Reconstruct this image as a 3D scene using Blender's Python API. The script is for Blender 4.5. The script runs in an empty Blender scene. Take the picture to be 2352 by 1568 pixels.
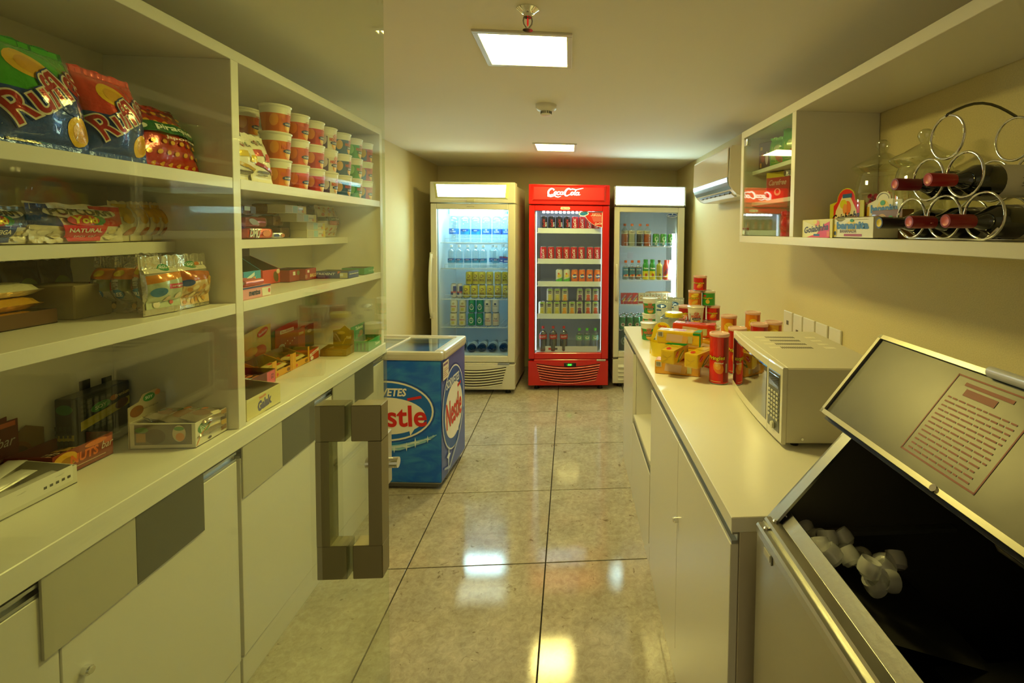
import bpy, bmesh, math, random
from mathutils import Vector, Matrix
random.seed(7)
PI=math.pi
C=bpy.context.scene.collection
sc=bpy.context.scene

# ---------------------------------------------------------------- camera, world, exposure
F=1100.0; EYE=1.474; PX,PY=1392.0,580.0
XA=Vector((0.99718743,0.00680297,0.07463883))     # room axes seen from the camera (right, down, forward)
YA=Vector((-0.07426595,-0.04437843,0.99625053))
ZA=Vector((0.01008982,-0.99899163,-0.04374839))
cam_d=bpy.data.cameras.new('camera'); cam=bpy.data.objects.new('camera',cam_d); C.objects.link(cam)
cam_d.sensor_width=36; cam_d.lens=36*F/2352
cam_d.shift_x=-(PX-1176)/2352; cam_d.shift_y=(PY-784)/2352
cam_d.clip_start=0.02
cam.matrix_world=Matrix(((XA.x,-XA.y,-XA.z,0),(YA.x,-YA.y,-YA.z,0),(ZA.x,-ZA.y,-ZA.z,EYE),(0,0,0,1)))
sc.camera=cam
sc.view_settings.view_transform='Standard'; sc.view_settings.look='None'
sc.view_settings.gamma=1; sc.view_settings.use_curve_mapping=False
sc.view_settings.exposure=0.74
w=bpy.data.worlds.new('world'); sc.world=w; w.use_nodes=True
w.node_tree.nodes['Background'].inputs[0].default_value=(1,.80,.42,1)
w.node_tree.nodes['Background'].inputs[1].default_value=0.22
WARM=(1.0,0.84,0.235)          # the yellow cast of the ceiling panels
PANEL=36.0
COOL=(0.62,0.95,1.0)

def ray(px,py):
    v=Vector((px-PX,py-PY,F)); return Vector((XA.dot(v),YA.dot(v),ZA.dot(v)))
def at(px,py,x=None,y=None,z=None):
    "room point that lies on the plane x=, y= or z= at this place of the photograph"
    r=ray(px,py)
    t=(x/r.x) if x is not None else (y/r.y) if y is not None else ((z-EYE)/r.z)
    return Vector((r.x*t,r.y*t,EYE+r.z*t))
def proj(p):
    p=Vector(p)-Vector((0,0,EYE)); c=XA*p.x+YA*p.y+ZA*p.z
    return PX+F*c.x/c.z, PY+F*c.y/c.z
def yat(px,x,z):
    "depth y at which column px meets the line (x, ., z)"
    lo,hi=.1,9.
    for _ in range(50):
        m=(lo+hi)/2
        q=proj((x,m,z))[0]
        if (q<px)==(x<0): lo=m
        else: hi=m
    return (lo+hi)/2

# ---------------------------------------------------------------- materials
def lin(h):
    if not isinstance(h,str): return tuple(h[:3])
    v=[int(h[i:i+2],16)/255 for i in (0,2,4)]
    return tuple(c/12.92 if c<=.04045 else ((c+.055)/1.055)**2.4 for c in v)
_m={}
def M(col,rough=.5,metal=0.,coat=0.,emit=0.,bump=0.,bscale=60.,var=0.,alpha=1.,spec=.5):
    k=(col,rough,metal,coat,emit,bump,bscale,var,alpha,spec)
    if k in _m: return _m[k]
    m=bpy.data.materials.new('mat_%d'%len(_m)); m.use_nodes=True; nt=m.node_tree
    b=nt.nodes['Principled BSDF']; c=lin(col)
    b.inputs['Base Color'].default_value=(*c,1); b.inputs['Roughness'].default_value=rough
    b.inputs['Metallic'].default_value=metal; b.inputs['Coat Weight'].default_value=coat
    b.inputs['Specular IOR Level'].default_value=spec
    if emit: b.inputs['Emission Color'].default_value=(*c,1); b.inputs['Emission Strength'].default_value=emit
    if alpha<1: b.inputs['Alpha'].default_value=alpha
    if bump or var:
        tc=nt.nodes.new('ShaderNodeTexCoord'); n=nt.nodes.new('ShaderNodeTexNoise')
        n.inputs['Scale'].default_value=bscale; n.inputs['Detail'].default_value=4
        nt.links.new(tc.outputs['Object'],n.inputs['Vector'])
        if bump:
            bp=nt.nodes.new('ShaderNodeBump'); bp.inputs['Strength'].default_value=bump; bp.inputs['Distance'].default_value=.01
            nt.links.new(n.outputs['Fac'],bp.inputs['Height']); nt.links.new(bp.outputs[0],b.inputs['Normal'])
        if var:
            mx=nt.nodes.new('ShaderNodeMix'); mx.data_type='RGBA'
            mx.inputs[6].default_value=(*[x*(1-var) for x in c],1); mx.inputs[7].default_value=(*[min(1,x*(1+var)) for x in c],1)
            nt.links.new(n.outputs['Fac'],mx.inputs[0]); nt.links.new(mx.outputs[2],b.inputs['Base Color'])
    _m[k]=m; return m
def glass_mat(tint=(.86,.93,.84),f0=.045,gain=1.0,rough=0.):
    "thin window glass: tinted see-through plus a mirror part that grows towards grazing view (Schlick)"
    k=('glass',tint,f0,gain,rough)
    if k in _m: return _m[k]
    m=bpy.data.materials.new('glass_%d'%len(_m)); m.use_nodes=True; nt=m.node_tree; nt.nodes.clear()
    o=nt.nodes.new('ShaderNodeOutputMaterial'); t=nt.nodes.new('ShaderNodeBsdfTransparent'); t.inputs[0].default_value=(*tint,1)
    g=nt.nodes.new('ShaderNodeBsdfGlossy'); g.inputs['Roughness'].default_value=rough; g.inputs['Color'].default_value=(1,1,1,1)
    lw=nt.nodes.new('ShaderNodeLayerWeight'); lw.inputs['Blend'].default_value=.5
    p=nt.nodes.new('ShaderNodeMath'); p.operation='POWER'; p.inputs[1].default_value=5
    a=nt.nodes.new('ShaderNodeMath'); a.operation='MULTIPLY_ADD'; a.inputs[1].default_value=(1-f0)*gain; a.inputs[2].default_value=f0*gain
    mx=nt.nodes.new('ShaderNodeMixShader'); L=nt.links.new
    L(lw.outputs['Facing'],p.inputs[0]); L(p.outputs[0],a.inputs[0]); L(a.outputs[0],mx.inputs[0])
    L(t.outputs[0],mx.inputs[1]); L(g.outputs[0],mx.inputs[2]); L(mx.outputs[0],o.inputs[0])
    _m[k]=m; return m
def stone_mat():
    m=bpy.data.materials.new('polished_tile'); m.use_nodes=True; nt=m.node_tree; b=nt.nodes['Principled BSDF']; L=nt.links.new
    g=nt.nodes.new('ShaderNodeNewGeometry')
    n1=nt.nodes.new('ShaderNodeTexNoise'); n1.inputs['Scale'].default_value=38; n1.inputs['Detail'].default_value=8; n1.inputs['Roughness'].default_value=.75
    n1.inputs['Distortion'].default_value=.6
    n2=nt.nodes.new('ShaderNodeTexNoise'); n2.inputs['Scale'].default_value=7; n2.inputs['Detail'].default_value=6; n2.inputs['Distortion'].default_value=.8
    n3=nt.nodes.new('ShaderNodeTexNoise'); n3.inputs['Scale'].default_value=24; n3.inputs['Detail'].default_value=3; n3.inputs['Distortion'].default_value=1.5
    for n in (n1,n2,n3): L(g.outputs['Position'],n.inputs['Vector'])
    r=nt.nodes.new('ShaderNodeValToRGB'); r.color_ramp.elements[0].position=.32; r.color_ramp.elements[1].position=.68
    r.color_ramp.elements[0].color=(*lin('a39a88'),1); r.color_ramp.elements[1].color=(*lin('c9c1b0'),1)
    L(n1.outputs['Fac'],r.inputs[0])
    r2=nt.nodes.new('ShaderNodeValToRGB'); r2.color_ramp.elements[0].position=.35; r2.color_ramp.elements[1].position=.65
    r2.color_ramp.elements[0].color=(.82,.82,.82,1); r2.color_ramp.elements[1].color=(1,1,1,1); L(n2.outputs['Fac'],r2.inputs[0])
    r3=nt.nodes.new('ShaderNodeValToRGB'); r3.color_ramp.elements[0].position=.66; r3.color_ramp.elements[1].position=.74
    r3.color_ramp.elements[0].color=(1,1,1,1); r3.color_ramp.elements[1].color=(.5,.46,.42,1); L(n3.outputs['Fac'],r3.inputs[0])
    m1=nt.nodes.new('ShaderNodeMix'); m1.data_type='RGBA'; m1.blend_type='MULTIPLY'; m1.inputs[0].default_value=1
    m2=nt.nodes.new('ShaderNodeMix'); m2.data_type='RGBA'; m2.blend_type='MULTIPLY'; m2.inputs[0].default_value=1
    L(r.outputs[0],m1.inputs[6]); L(r2.outputs[0],m1.inputs[7]); L(m1.outputs[2],m2.inputs[6]); L(r3.outputs[0],m2.inputs[7])
    L(m2.outputs[2],b.inputs['Base Color']); b.inputs['Roughness'].default_value=.055; b.inputs['Specular IOR Level'].default_value=.5
    n4=nt.nodes.new('ShaderNodeTexNoise'); n4.inputs['Scale'].default_value=420; n4.inputs['Detail'].default_value=3; L(g.outputs['Position'],n4.inputs['Vector'])
    bp=nt.nodes.new('ShaderNodeBump'); bp.inputs['Strength'].default_value=.018; bp.inputs['Distance'].default_value=.004
    L(n4.outputs['Fac'],bp.inputs['Height']); L(bp.outputs[0],b.inputs['Normal'])
    return m
def speckle_mat(col,amt=.16,scale=260,rough=.8,bump=.09):
    "textured wall covering"
    return M(col,rough,0,0,0,bump,scale,amt)

LAM=M('e6e2d8',.32,bump=.02,bscale=300)      # white laminate
LAMTOP=M('f0ecdf',.28,bump=.02,bscale=300)
PLAST=M('e4e2da',.35)
PAINTW=M('dcdacd',.30)
WALLP=speckle_mat('d9cc9c')
CEILP=M('efe8d6',.85,bump=.05,bscale=40)
STEEL=M('b9b9b4',.28,1,bump=.03,bscale=90)
STEEL2=M('a8a8a2',.38,1)
CHROME=M('e6e6e6',.07,1)
ALU=M('c4c6c8',.3,1)
BLACK=M('0a0a0a',.4); DARK=M('1c1b1a',.5)
GLASS=glass_mat()
CLEAR=glass_mat((.95,.98,.97),.05,1.0)

# ---------------------------------------------------------------- mesh building
_t={}
def text_mesh(txt,bold=0.,res=2):
    k=(txt,round(bold,4),res)
    if k in _t: return _t[k]
    cu=bpy.data.curves.new('t','FONT'); cu.body=txt; cu.resolution_u=res; cu.offset=bold
    o=bpy.data.objects.new('t',cu); me=o.to_mesh()
    v=[(p.co.x,p.co.y) for p in me.vertices]; f=[tuple(p.vertices) for p in me.polygons]
    o.to_mesh_clear(); bpy.data.objects.remove(o); bpy.data.curves.remove(cu)
    _t[k]=(v,f); return _t[k]
def ell(cx,cy,rx,ry,n=20,rot=0,a0=0,a1=2*PI):
    full=abs(a1-a0-2*PI)<1e-6; cnt=n if full else n+1
    return [(cx+rx*math.cos(a)*math.cos(rot)-ry*math.sin(a)*math.sin(rot), cy+rx*math.cos(a)*math.sin(rot)+ry*math.sin(a)*math.cos(rot)) for a in [a0+(a1-a0)*i/n for i in range(cnt)]]
def ribbon(pts,wd,closed=False):
    "outline quads of a pen stroke; wd is a width or a list"
    n=len(pts); L=[];R=[]
    for i,p in enumerate(pts):
        a=pts[(i-1)%n] if (closed or i>0) else p; b=pts[(i+1)%n] if (closed or i<n-1) else p
        dx,dy=b[0]-a[0],b[1]-a[1]; l=math.hypot(dx,dy) or 1
        h=(wd[i] if isinstance(wd,(list,tuple)) else wd)/2
        L.append((p[0]-dy/l*h,p[1]+dx/l*h)); R.append((p[0]+dy/l*h,p[1]-dx/l*h))
    fs=[(i,i+1,n+i+1,n+i) for i in range(n-1)]
    if closed: fs.append((n-1,0,n,2*n-1))
    return L+R,[tuple(reversed(f)) for f in fs]
class MB:
    def __init__(s): s.v=[];s.f=[];s.mi=[];s.sm=[];s.mats=[]
    def mat(s,m):
        if m not in s.mats: s.mats.append(m)
        return s.mats.index(m)
    def add(s,v,f,m,sm=False,T=None):
        o=len(s.v); k=s.mat(m)
        s.v+= [tuple(T@Vector(p)) for p in v] if T is not None else [tuple(p) for p in v]
        for q in f: s.f.append(tuple(i+o for i in q)); s.mi.append(k); s.sm.append(sm)
        return s
    def box(s,x0,y0,z0,x1,y1,z1,m,bev=0.,T=None):
        if x1<x0:x0,x1=x1,x0
        if y1<y0:y0,y1=y1,y0
        if z1<z0:z0,z1=z1,z0
        if bev<=0:
            v=[(x,y,z) for z in (z0,z1) for y in (y0,y1) for x in (x0,x1)]
            return s.add(v,[(0,2,3,1),(4,5,7,6),(0,1,5,4),(2,6,7,3),(0,4,6,2),(1,3,7,5)],m,False,T)
        b=min(bev,(x1-x0)/2.1,(y1-y0)/2.1,(z1-z0)/2.1)
        bm=bmesh.new(); bmesh.ops.create_cube(bm,size=1)
        for p in bm.verts: p.co=Vector(((x0+x1)/2+p.co.x*(x1-x0),(y0+y1)/2+p.co.y*(y1-y0),(z0+z1)/2+p.co.z*(z1-z0)))
        bmesh.ops.bevel(bm,geom=bm.edges[:],offset=b,segments=2 if b>.004 else 1,affect='EDGES',profile=.6)
        bm.verts.index_update(); v=[p.co[:] for p in bm.verts]; f=[tuple(q.index for q in g.verts) for g in bm.faces]; bm.free()
        return s.add(v,f,m,False,T)
    def lathe(s,prof,m,seg=24,T=None,sm=True,caps=True):
        "prof: [(r,z) or (r,z,material)] around z"
        n=seg; P=prof; shared=None
        for i in range(len(P)-1):
            a,b=P[i],P[i+1]; mm=b[2] if len(b)>2 else m
            d=Vector((b[0]-a[0],b[1]-a[1])); keep=False
            if shared is not None and i>0:
                e=Vector((a[0]-P[i-1][0],a[1]-P[i-1][1])); keep=d.length>1e-9 and e.length>1e-9 and d.normalized().dot(e.normalized())>.78
            if not keep:
                shared=len(s.v); s.v+=[tuple((T@Vector(q)) if T is not None else q) for q in [(a[0]*math.cos(2*PI*k/n),a[0]*math.sin(2*PI*k/n),a[1]) for k in range(n)]]
            nw=len(s.v); s.v+=[tuple((T@Vector(q)) if T is not None else q) for q in [(b[0]*math.cos(2*PI*k/n),b[0]*math.sin(2*PI*k/n),b[1]) for k in range(n)]]
            mk=s.mat(mm)
            for k in range(n):
                s.f.append((shared+k,shared+(k+1)%n,nw+(k+1)%n,nw+k)); s.mi.append(mk); s.sm.append(sm)
            shared=nw
        if caps:
            for p,rev in ((prof[0],1),(prof[-1],0)):
                if p[0]>1e-4:
                    v=[(p[0]*math.cos(2*PI*i/n),p[0]*math.sin(2*PI*i/n),p[1]) for i in range(n)]
                    s.add(v,[tuple(reversed(range(n))) if rev else tuple(range(n))],p[2] if len(p)>2 else m,False,T)
        return s
    def cyl(s,p,q,r,m,seg=12,r2=None,caps=True):
        p=Vector(p);q=Vector(q); d=q-p; T=Matrix.Translation(p)@d.to_track_quat('Z','Y').to_matrix().to_4x4()
        return s.lathe([(r,0),(r if r2 is None else r2,d.length)],m,seg,T,True,caps)
    def tube(s,pts,r,m,seg=8,closed=False,T=None):
        P=[Vector(p) for p in pts]; n=len(P); V=[];up=None
        for i in range(n):
            a=P[(i-1)%n] if (closed or i) else P[i]; b=P[(i+1)%n] if (closed or i<n-1) else P[i]
            d=(b-a).normalized()
            if up is None: up=Vector((0,0,1)) if abs(d.z)<.9 else Vector((1,0,0))
            x=d.cross(up); 
            if x.length<1e-4: x=d.orthogonal()
            x.normalize(); up=x.cross(d).normalized()
            for k in range(seg): V.append(P[i]+x*r*math.cos(2*PI*k/seg)+up*r*math.sin(2*PI*k/seg))
        Fc=[]
        for i in range(n if closed else n-1):
            j=(i+1)%n
            for k in range(seg): Fc.append((i*seg+k,i*seg+(k+1)%seg,j*seg+(k+1)%seg,j*seg+k))
        if not closed: Fc+= [tuple(reversed(range(seg))),tuple((n-1)*seg+k for k in range(seg))]
        return s.add(V,Fc,m,True,T)
    def prism(s,poly,h,m,T=None,mcap=None):
        "polygon in xy extruded along z from 0 to h"
        n=len(poly); v=[(x,y,0) for x,y in poly]+[(x,y,h) for x,y in poly]
        s.add(v,[(i,(i+1)%n,n+(i+1)%n,n+i) for i in range(n)],m,False,T)
        s.add(v,[tuple(reversed(range(n))),tuple(range(n,2*n))],mcap or m,False,T)
        return s
    def art(s,items,fn,lift=.0002,fine=None,base=0):
        """flat print laid on a surface. fn(x,y,off)->3D point. items:
        ('r',col,x0,y0,x1,y1) ('e',col,cx,cy,rx,ry[,rot]) ('p',col,pts) ('l',col,pts,width[,closed]) ('t',col,text,cx,cy,w,h[,shear,rot,bold])"""
        for li,it in enumerate(items):
            off=lift*(li+1+base); k,col=it[0],it[1]
            if k=='t' and fine: off+=lift*3
            mt=col if not isinstance(col,str) else M(col,.38)
            if k=='r':
                x0,y0,x1,y1=it[2:6]; v=[(x0,y0),(x1,y0),(x1,y1),(x0,y1)]; f=[(0,1,2,3)]
            elif k=='e': v=ell(*it[2:6],n=18 if max(it[4],it[5])<.04 else 44,rot=it[6] if len(it)>6 else 0); f=[tuple(range(len(v)))]
            elif k=='p': v=list(it[2]); f=[tuple(range(len(v)))]
            elif k=='l': v,f=ribbon(it[2],it[3],it[4] if len(it)>4 else False)
            else:
                txt,cx,cy,w,h=it[2:7]; sh=it[7] if len(it)>7 else 0; rot=it[8] if len(it)>8 else 0; bo=it[9] if len(it)>9 else 0
                bv,_=text_mesh(txt); xs=[p[0] for p in bv]; ys=[p[1] for p in bv]
                mx,my=(min(xs)+max(xs))/2,(min(ys)+max(ys))/2; kx=w/max(1e-6,max(xs)-min(xs)); ky=h/max(1e-6,max(ys)-min(ys))
                tv,f=text_mesh(txt,bo,6 if h>.05 else 2); v=[]
                for x,y in tv:
                    a=(x-mx)*kx; b=(y-my)*ky; a+=sh*b
                    v.append((cx+a*math.cos(rot)-b*math.sin(rot),cy+a*math.sin(rot)+b*math.cos(rot)))
            if fine and k=='e':
                cx_,cy_=it[2:4]; nr=max(1,min(14,math.ceil(max(it[4],it[5])/fine))); n0=len(v); V0=v; v=[(cx_,cy_)]+[(cx_+(q[0]-cx_)*(j+1)/nr,cy_+(q[1]-cy_)*(j+1)/nr) for j in range(nr) for q in V0]
                f=[(0,1+i,1+(i+1)%n0) for i in range(n0)]+[(1+j*n0+i,1+(j+1)*n0+i,1+(j+1)*n0+(i+1)%n0,1+j*n0+(i+1)%n0) for j in range(nr-1) for i in range(n0)]
            elif fine:
                bm=bmesh.new(); vs=[bm.verts.new((x,y,0)) for x,y in v]
                for q in f:
                    try: bm.faces.new([vs[i] for i in q])
                    except ValueError: pass
                bmesh.ops.triangulate(bm,faces=bm.faces[:])
                for _ in range(6):
                    es=[e for e in bm.edges if e.calc_length()>fine]
                    if not es: break
                    bmesh.ops.subdivide_edges(bm,edges=es,cuts=1,use_grid_fill=True)
                    bmesh.ops.triangulate(bm,faces=[g for g in bm.faces if len(g.verts)>3])
                bm.verts.index_update(); v=[(p.co.x,p.co.y) for p in bm.verts]; f=[tuple(q.index for q in g.verts) for g in bm.faces]; bm.free()
            s.add([fn(x,y,off) for x,y in v],f,mt,bool(fine))
        return s
    def mesh(s,name='mesh'):
        me=bpy.data.meshes.new(name); me.from_pydata(s.v,[],s.f)
        for m in s.mats: me.materials.append(m)
        me.polygons.foreach_set('material_index',s.mi); me.polygons.foreach_set('use_smooth',s.sm); me.update(); return me
    def build(s,name,parent=None,loc=(0,0,0),rotz=0.,rot=None):
        o=bpy.data.objects.new(name,s.mesh(name)); C.objects.link(o); o.location=loc; o.rotation_euler=rot or (0,0,rotz)
        if parent: o.parent=parent
        return o
# surfaces for print
def pf(y=0.,x=0.,z=0.): return lambda a,b,o:(a+x,y-o,b+z)                 # faces -y
def pt(z): return lambda a,b,o:(a,b,z+o)                                   # faces up
def pr(x): return lambda a,b,o:(x+o,a,b)                                   # faces +x (a runs along +y)
def plf(x): return lambda a,b,o:(x-o,-a,b)                                 # faces -x
def pc(r,a0=0): # round the axis, r may be a function of height
    R=r if callable(r) else (lambda z:r)
    def f(a,b,o):
        rr=R(b)+o; t=a/max(R(b),1e-4)+a0; return (rr*math.sin(t),-rr*math.cos(t),b)
    return f
def tag(o,label,cat,group=None):
    o['label']=label; o['category']=cat
    if group: o['group']=group
    return o
def thing(name,label,cat,loc=(0,0,0),rotz=0.,group=None,rot=None):
    o=bpy.data.objects.new(name,None); C.objects.link(o); o.location=loc; o.rotation_euler=rot or (0,0,rotz); o.empty_display_size=.05
    return tag(o,label,cat,group)
def struct(o): o['kind']='structure'; return o
def stuff(o): o['kind']='stuff'; return o
def dup(root,loc=None,rotz=None,label=None,group=None,rot=None):
    r=root.copy(); C.objects.link(r)
    if loc is not None: r.location=loc
    if rotz is not None: r.rotation_euler=(0,0,rotz)
    if rot is not None: r.rotation_euler=rot
    if label: r['label']=label
    if group: r['group']=group
    for ch in list(root.children):
        c=ch.copy(); C.objects.link(c); c.parent=r
        for g in list(ch.children):
            d=g.copy(); C.objects.link(d); d.parent=c
    return r
ORD=['first','second','third','fourth','fifth','sixth','seventh','eighth','ninth','tenth','eleventh','twelfth']
def nth(i): return ORD[i]

# ---------------------------------------------------------------- room shell
WL,WR,WB,WF,CE=-1.40,1.158,5.20,-1.30,2.15
def wallbox(name,*a,m=WALLP):
    return struct(MB().box(*a,m).build(name))
wallbox('wall_left',WL-.12,WF-.12,0,WL,WB+.12,CE)
wallbox('wall_right',WR,WF-.12,0,WR+.12,WB+.12,CE)
wallbox('wall_back',WL,WB,0,WR,WB+.12,CE)
wallbox('ceiling',WL-.12,WF-.12,CE,WR+.12,WB+.12,CE+.1,m=CEILP)
flo=struct(MB().box(WL-.12,WF-.12,-.08,WR+.12,WB+.12,-.006,M('2c2418',.9)).build('floor'))
ST=stone_mat(); g=.0055
ty0=2.0825; cols=[WL]+[-.70+.6*k for k in range(-1,3) if -.70+.6*k>WL+.02]+[WR]
rows=[WF]+[ty0+.6*k for k in range(-6,6) if WF+.02<ty0+.6*k<WB-.02]+[WB]
_tm={}
for i in range(len(cols)-1):
    for j in range(len(rows)-1):
        wx,wy=cols[i+1]-cols[i],rows[j+1]-rows[j]; k=(round(wx,3),round(wy,3))
        if k not in _tm:
            b=MB(); b.box(-wx/2+g/2,-wy/2+g/2,-.008,wx/2-g/2,wy/2-g/2,0,ST,.0008); _tm[k]=b.mesh('tile')
        o=bpy.data.objects.new('tile',_tm[k]); C.objects.link(o); o.parent=flo
        o.location=((cols[i]+cols[i+1])/2,(rows[j]+rows[j+1])/2,0)

# ---------------------------------------------------------------- ceiling fixtures
def light_panel(x,y,label):
    t=thing('ceiling_light',label,'light',(x,y,CE),0,'square ceiling light panels')
    b=MB(); o,i,h=.170,.150,.008
    for q in ((-o,-o,-h,o,-i,0),(-o,i,-h,o,o,0),(-o,-i,-h,-i,i,0),(i,-i,-h,o,i,0)): b.box(*q,M('dedbd0',.4),.001)
    b.build('frame',t)
    em=bpy.data.materials.new('panel_light'); em.use_nodes=True; bs=em.node_tree.nodes['Principled BSDF']
    bs.inputs['Base Color'].default_value=(.8,.8,.8,1); bs.inputs['Emission Color'].default_value=(*WARM,1); bs.inputs['Emission Strength'].default_value=PANEL
    MB().box(-i,-i,-.004,i,i,-.0005,em).build('diffuser',t)
light_panel(-.168,1.84,'larger nearer square white ceiling light by the sprinkler')
light_panel(-.125,3.905,'smaller farther square ceiling light above the fridges')
# sprinkler
t=thing('fire_sprinkler','chrome pendent fire sprinkler with red glass bulb on the ceiling','sprinkler',(-.134,1.505,CE))
MB().lathe([(.034,0),(.034,-.003),(.022,-.012),(.020,-.014),(.013,-.016),(.013,-.026),(.0,-.026)],CHROME,20).build('escutcheon',t)
b=MB()
for s_ in (-1,1): b.tube([(s_*.011,0,-.024),(s_*.0135,0,-.036),(s_*.012,0,-.046),(s_*.004,0,-.058),(0,0,-.060)],.0022,STEEL2,8)
b.lathe([(.004,-.058),(.005,-.062),(.0155,-.063),(.0155,-.0645),(.0,-.0645)],CHROME,16); b.build('frame_arms',t)
MB().lathe([(.0016,-.028),(.0028,-.033),(.0028,-.046),(.0014,-.052)],M('e02020',.1,emit=.3),10).build('glass_bulb',t)
# smoke detector
t=thing('smoke_detector','round cream smoke detector with slotted rim on the ceiling','smoke detector',(-.134,2.62,CE))
MB().lathe([(.057,0),(.057,-.014),(.054,-.022),(.044,-.032),(.030,-.036)],PLAST,28,caps=False).build('base',t)
MB().lathe([(.029,-.034),(.0285,-.050),(.024,-.056),(.0,-.058)],PLAST,24).build('cap',t)
vent=MB().box(-.0022,-.0008,-.007,.0022,.001,.007,BLACK)
vm=vent.mesh('slot')
for k in range(20):
    a=2*PI*k/20; o=bpy.data.objects.new('slot',vm); C.objects.link(o); o.parent=t
    o.location=(.0292*math.sin(a),-.0292*math.cos(a),-.0425); o.rotation_euler=(0,0,a)
# ================================================================ LEFT: shelving, worktop, base cabinets
LX=-1.03; LB=WL+.002
def part(name,parent,*boxes,m=LAM,bev=.0012):
    b=MB()
    for q in boxes: b.box(*q,m,bev)
    return b.build(name,parent)
sh=thing('shelving_unit','tall white laminate shelving with two open bays on the left worktop','shelving',(0,0,0))
Y0,Y1=.35,2.725
part('back_panel',sh,(LB,Y0,.845,LB+.008,Y1,2.0))
part('top_panel',sh,(LB,Y0,1.985,LX,Y1,2.018))
part('side_panel',sh,(LB,Y1-.033,.845,LX,Y1,1.985)); part('side_panel',sh,(LB,Y0,.845,LX,Y0+.033,1.985))
part('divider',sh,(LB,1.555,.845,LX,1.588,1.985))
for ya,yb in ((Y0+.034,1.554),(1.589,Y1-.034)):
    for z,xf in ((1.595,LX-.001),(1.398,-1.20),(1.208,LX-.001)):
        part('shelf',sh,(LB+.009,ya,z,xf,yb,z+.033))
wt=MB().box(LB,Y0,.787,-1.022,Y1+.004,.8445,LAMTOP,.002).build('worktop'); tag(wt,'long white worktop under the left shelving','worktop')
OLV=M('57564a',.45); GRY=M('c2bda9',.4)
def knob_lock(parent,p,ax=1):
    b=MB(); p=Vector(p); b.cyl(p,p+Vector((ax*.012,0,0)),.010,CHROME,16); b.cyl(p+Vector((ax*.012,0,0)),p+Vector((ax*.017,0,0)),.007,CHROME,16)
    return b.build('lock',parent)
def base_unit(label,ya,yb,doors,plates,lock=None):
    t=thing('base_cabinet',label,'cabinet',(0,0,0))
    part('carcass',t,(LB,ya,.10,-1.052,yb,.785))
    part('plinth',t,(LB,ya,0,-1.036,yb,.098))
    for a,b_ in doors:
        d=part('door',t,(-1.051,a,.102,-1.032,b_,.748))
        h=MB(); h.box(-1.05,a,.750,-1.034,b_,.757,ALU); h.box(-1.050,a,.757,-1.046,b_,.776,ALU); h.box(-1.046,a,.770,-1.033,b_,.777,ALU); h.build('profile_handle',d)
    for a,b_,mt in plates:
        MB().box(-1.0318,a,.618,-1.0265,b_,.7865,mt,.001).build('door_square',t)  # thin grey and olive squares laid over the door fronts
    if lock: knob_lock(t,lock)
    return t
base_unit('white base cabinet nearer the viewer under the left worktop',.36,1.545,[(.45,1.018),(1.022,1.543)],[(.985,1.19,GRY),(1.19,1.402,OLV)],(-1.032,1.065,.525))
base_unit('white base cabinet beside the blue freezer under the left worktop',1.557,2.722,[(1.560,2.138),(2.142,2.72)],[(1.563,1.77,GRY),(1.77,1.99,OLV),(2.142,2.35,GRY),(2.35,2.57,OLV)])

# ================================================================ GLASS DOOR
GX=-.3577
gd=thing('glass_door','frameless clear glass door standing open at left with steel pull handles','door',(GX,-.05,.0),-.0132)
MB().box(-.004,0,.012,.004,.965,2.12,glass_mat((.89,.935,.85),.04,.9)).build('pane',gd)
b=MB()
for z0,z1 in ((.05,.10),(1.98,2.05)): b.box(-.012,-.0,z0,.012,.14,z1,STEEL,.002)
b.build('hinge_patch',gd)
HY=.833; HM=M('a0987a',.42,.8)
for s_ in (-1,1):
    b=MB(); hz0,hz1=.915,1.197
    b.box(s_*.0042,HY-.014,hz1-.058,s_*.051,HY+.014,hz1,HM,.0012); b.box(s_*.0042,HY-.014,hz0,s_*.051,HY+.014,hz0+.055,HM,.0012)
    b.box(s_*.030,HY-.0138,hz0+.0551,s_*.0508,HY+.0138,hz1-.0581,HM)
    b.build('pull_handle',gd)
b=MB(); b.box(.0042,.920,1.00,.012,.965,1.10,M('d8d6cc',.3,.3),.002); b.cyl((.012,.945,1.044),(.031,.945,1.044),.0095,CHROME,20); b.cyl((-.026,.945,1.044),(-.004,.945,1.044),.0095,CHROME,20)
b.build('lock',gd)

# ================================================================ RIGHT: base cabinets, worktop
RX=.352; RB=WR-.002
wt=MB().box(RX,.985,.826,RB,3.075,.86,LAMTOP,.0015).build('worktop'); tag(wt,'long white worktop on the right carrying snacks and the microwave','worktop')
def right_unit(label,ya,yb):
    return thing('base_cabinet',label,'cabinet',(0,0,0))
ra=right_unit('white base cabinet with two doors at the near end of the right counter',.985,2.02)
part('carcass',ra,(RX+.020,.988,.10,RB,2.020,.825),m=M('cfc6b4',.4))
part('plinth',ra,(RX+.004,.990,0,RB,2.024,.098))
def rdoor(t,a,b_,z1,name='door',handle=True):
    d=part(name,t,(RX+.001,a,.102,RX+.019,b_,z1))
    if handle:
        h=MB(); h.box(RX+.003,a,z1+.001,RX+.019,b_,z1+.008,ALU); h.box(RX+.016,a,z1+.008,RX+.019,b_,z1+.028,ALU); h.box(RX+.004,a,z1+.022,RX+.016,b_,z1+.028,ALU); h.build('profile_handle',d)
    return d
rdoor(ra,1.500,2.016,.796); rdoor(ra,.992,1.497,.796); knob_lock(ra,(RX+.001,1.486,.548),-1)
rb=right_unit('white base cabinet with an open niche at the far end of the right counter',2.03,3.06)
b=MB()
b.box(RX+.02,2.030,.10,RB,2.048,.825,LAM); b.box(RX+.02,2.590,.10,RB,2.606,.825,LAM); b.box(RX+.02,3.045,.10,RB,3.062,.825,LAM)
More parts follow.
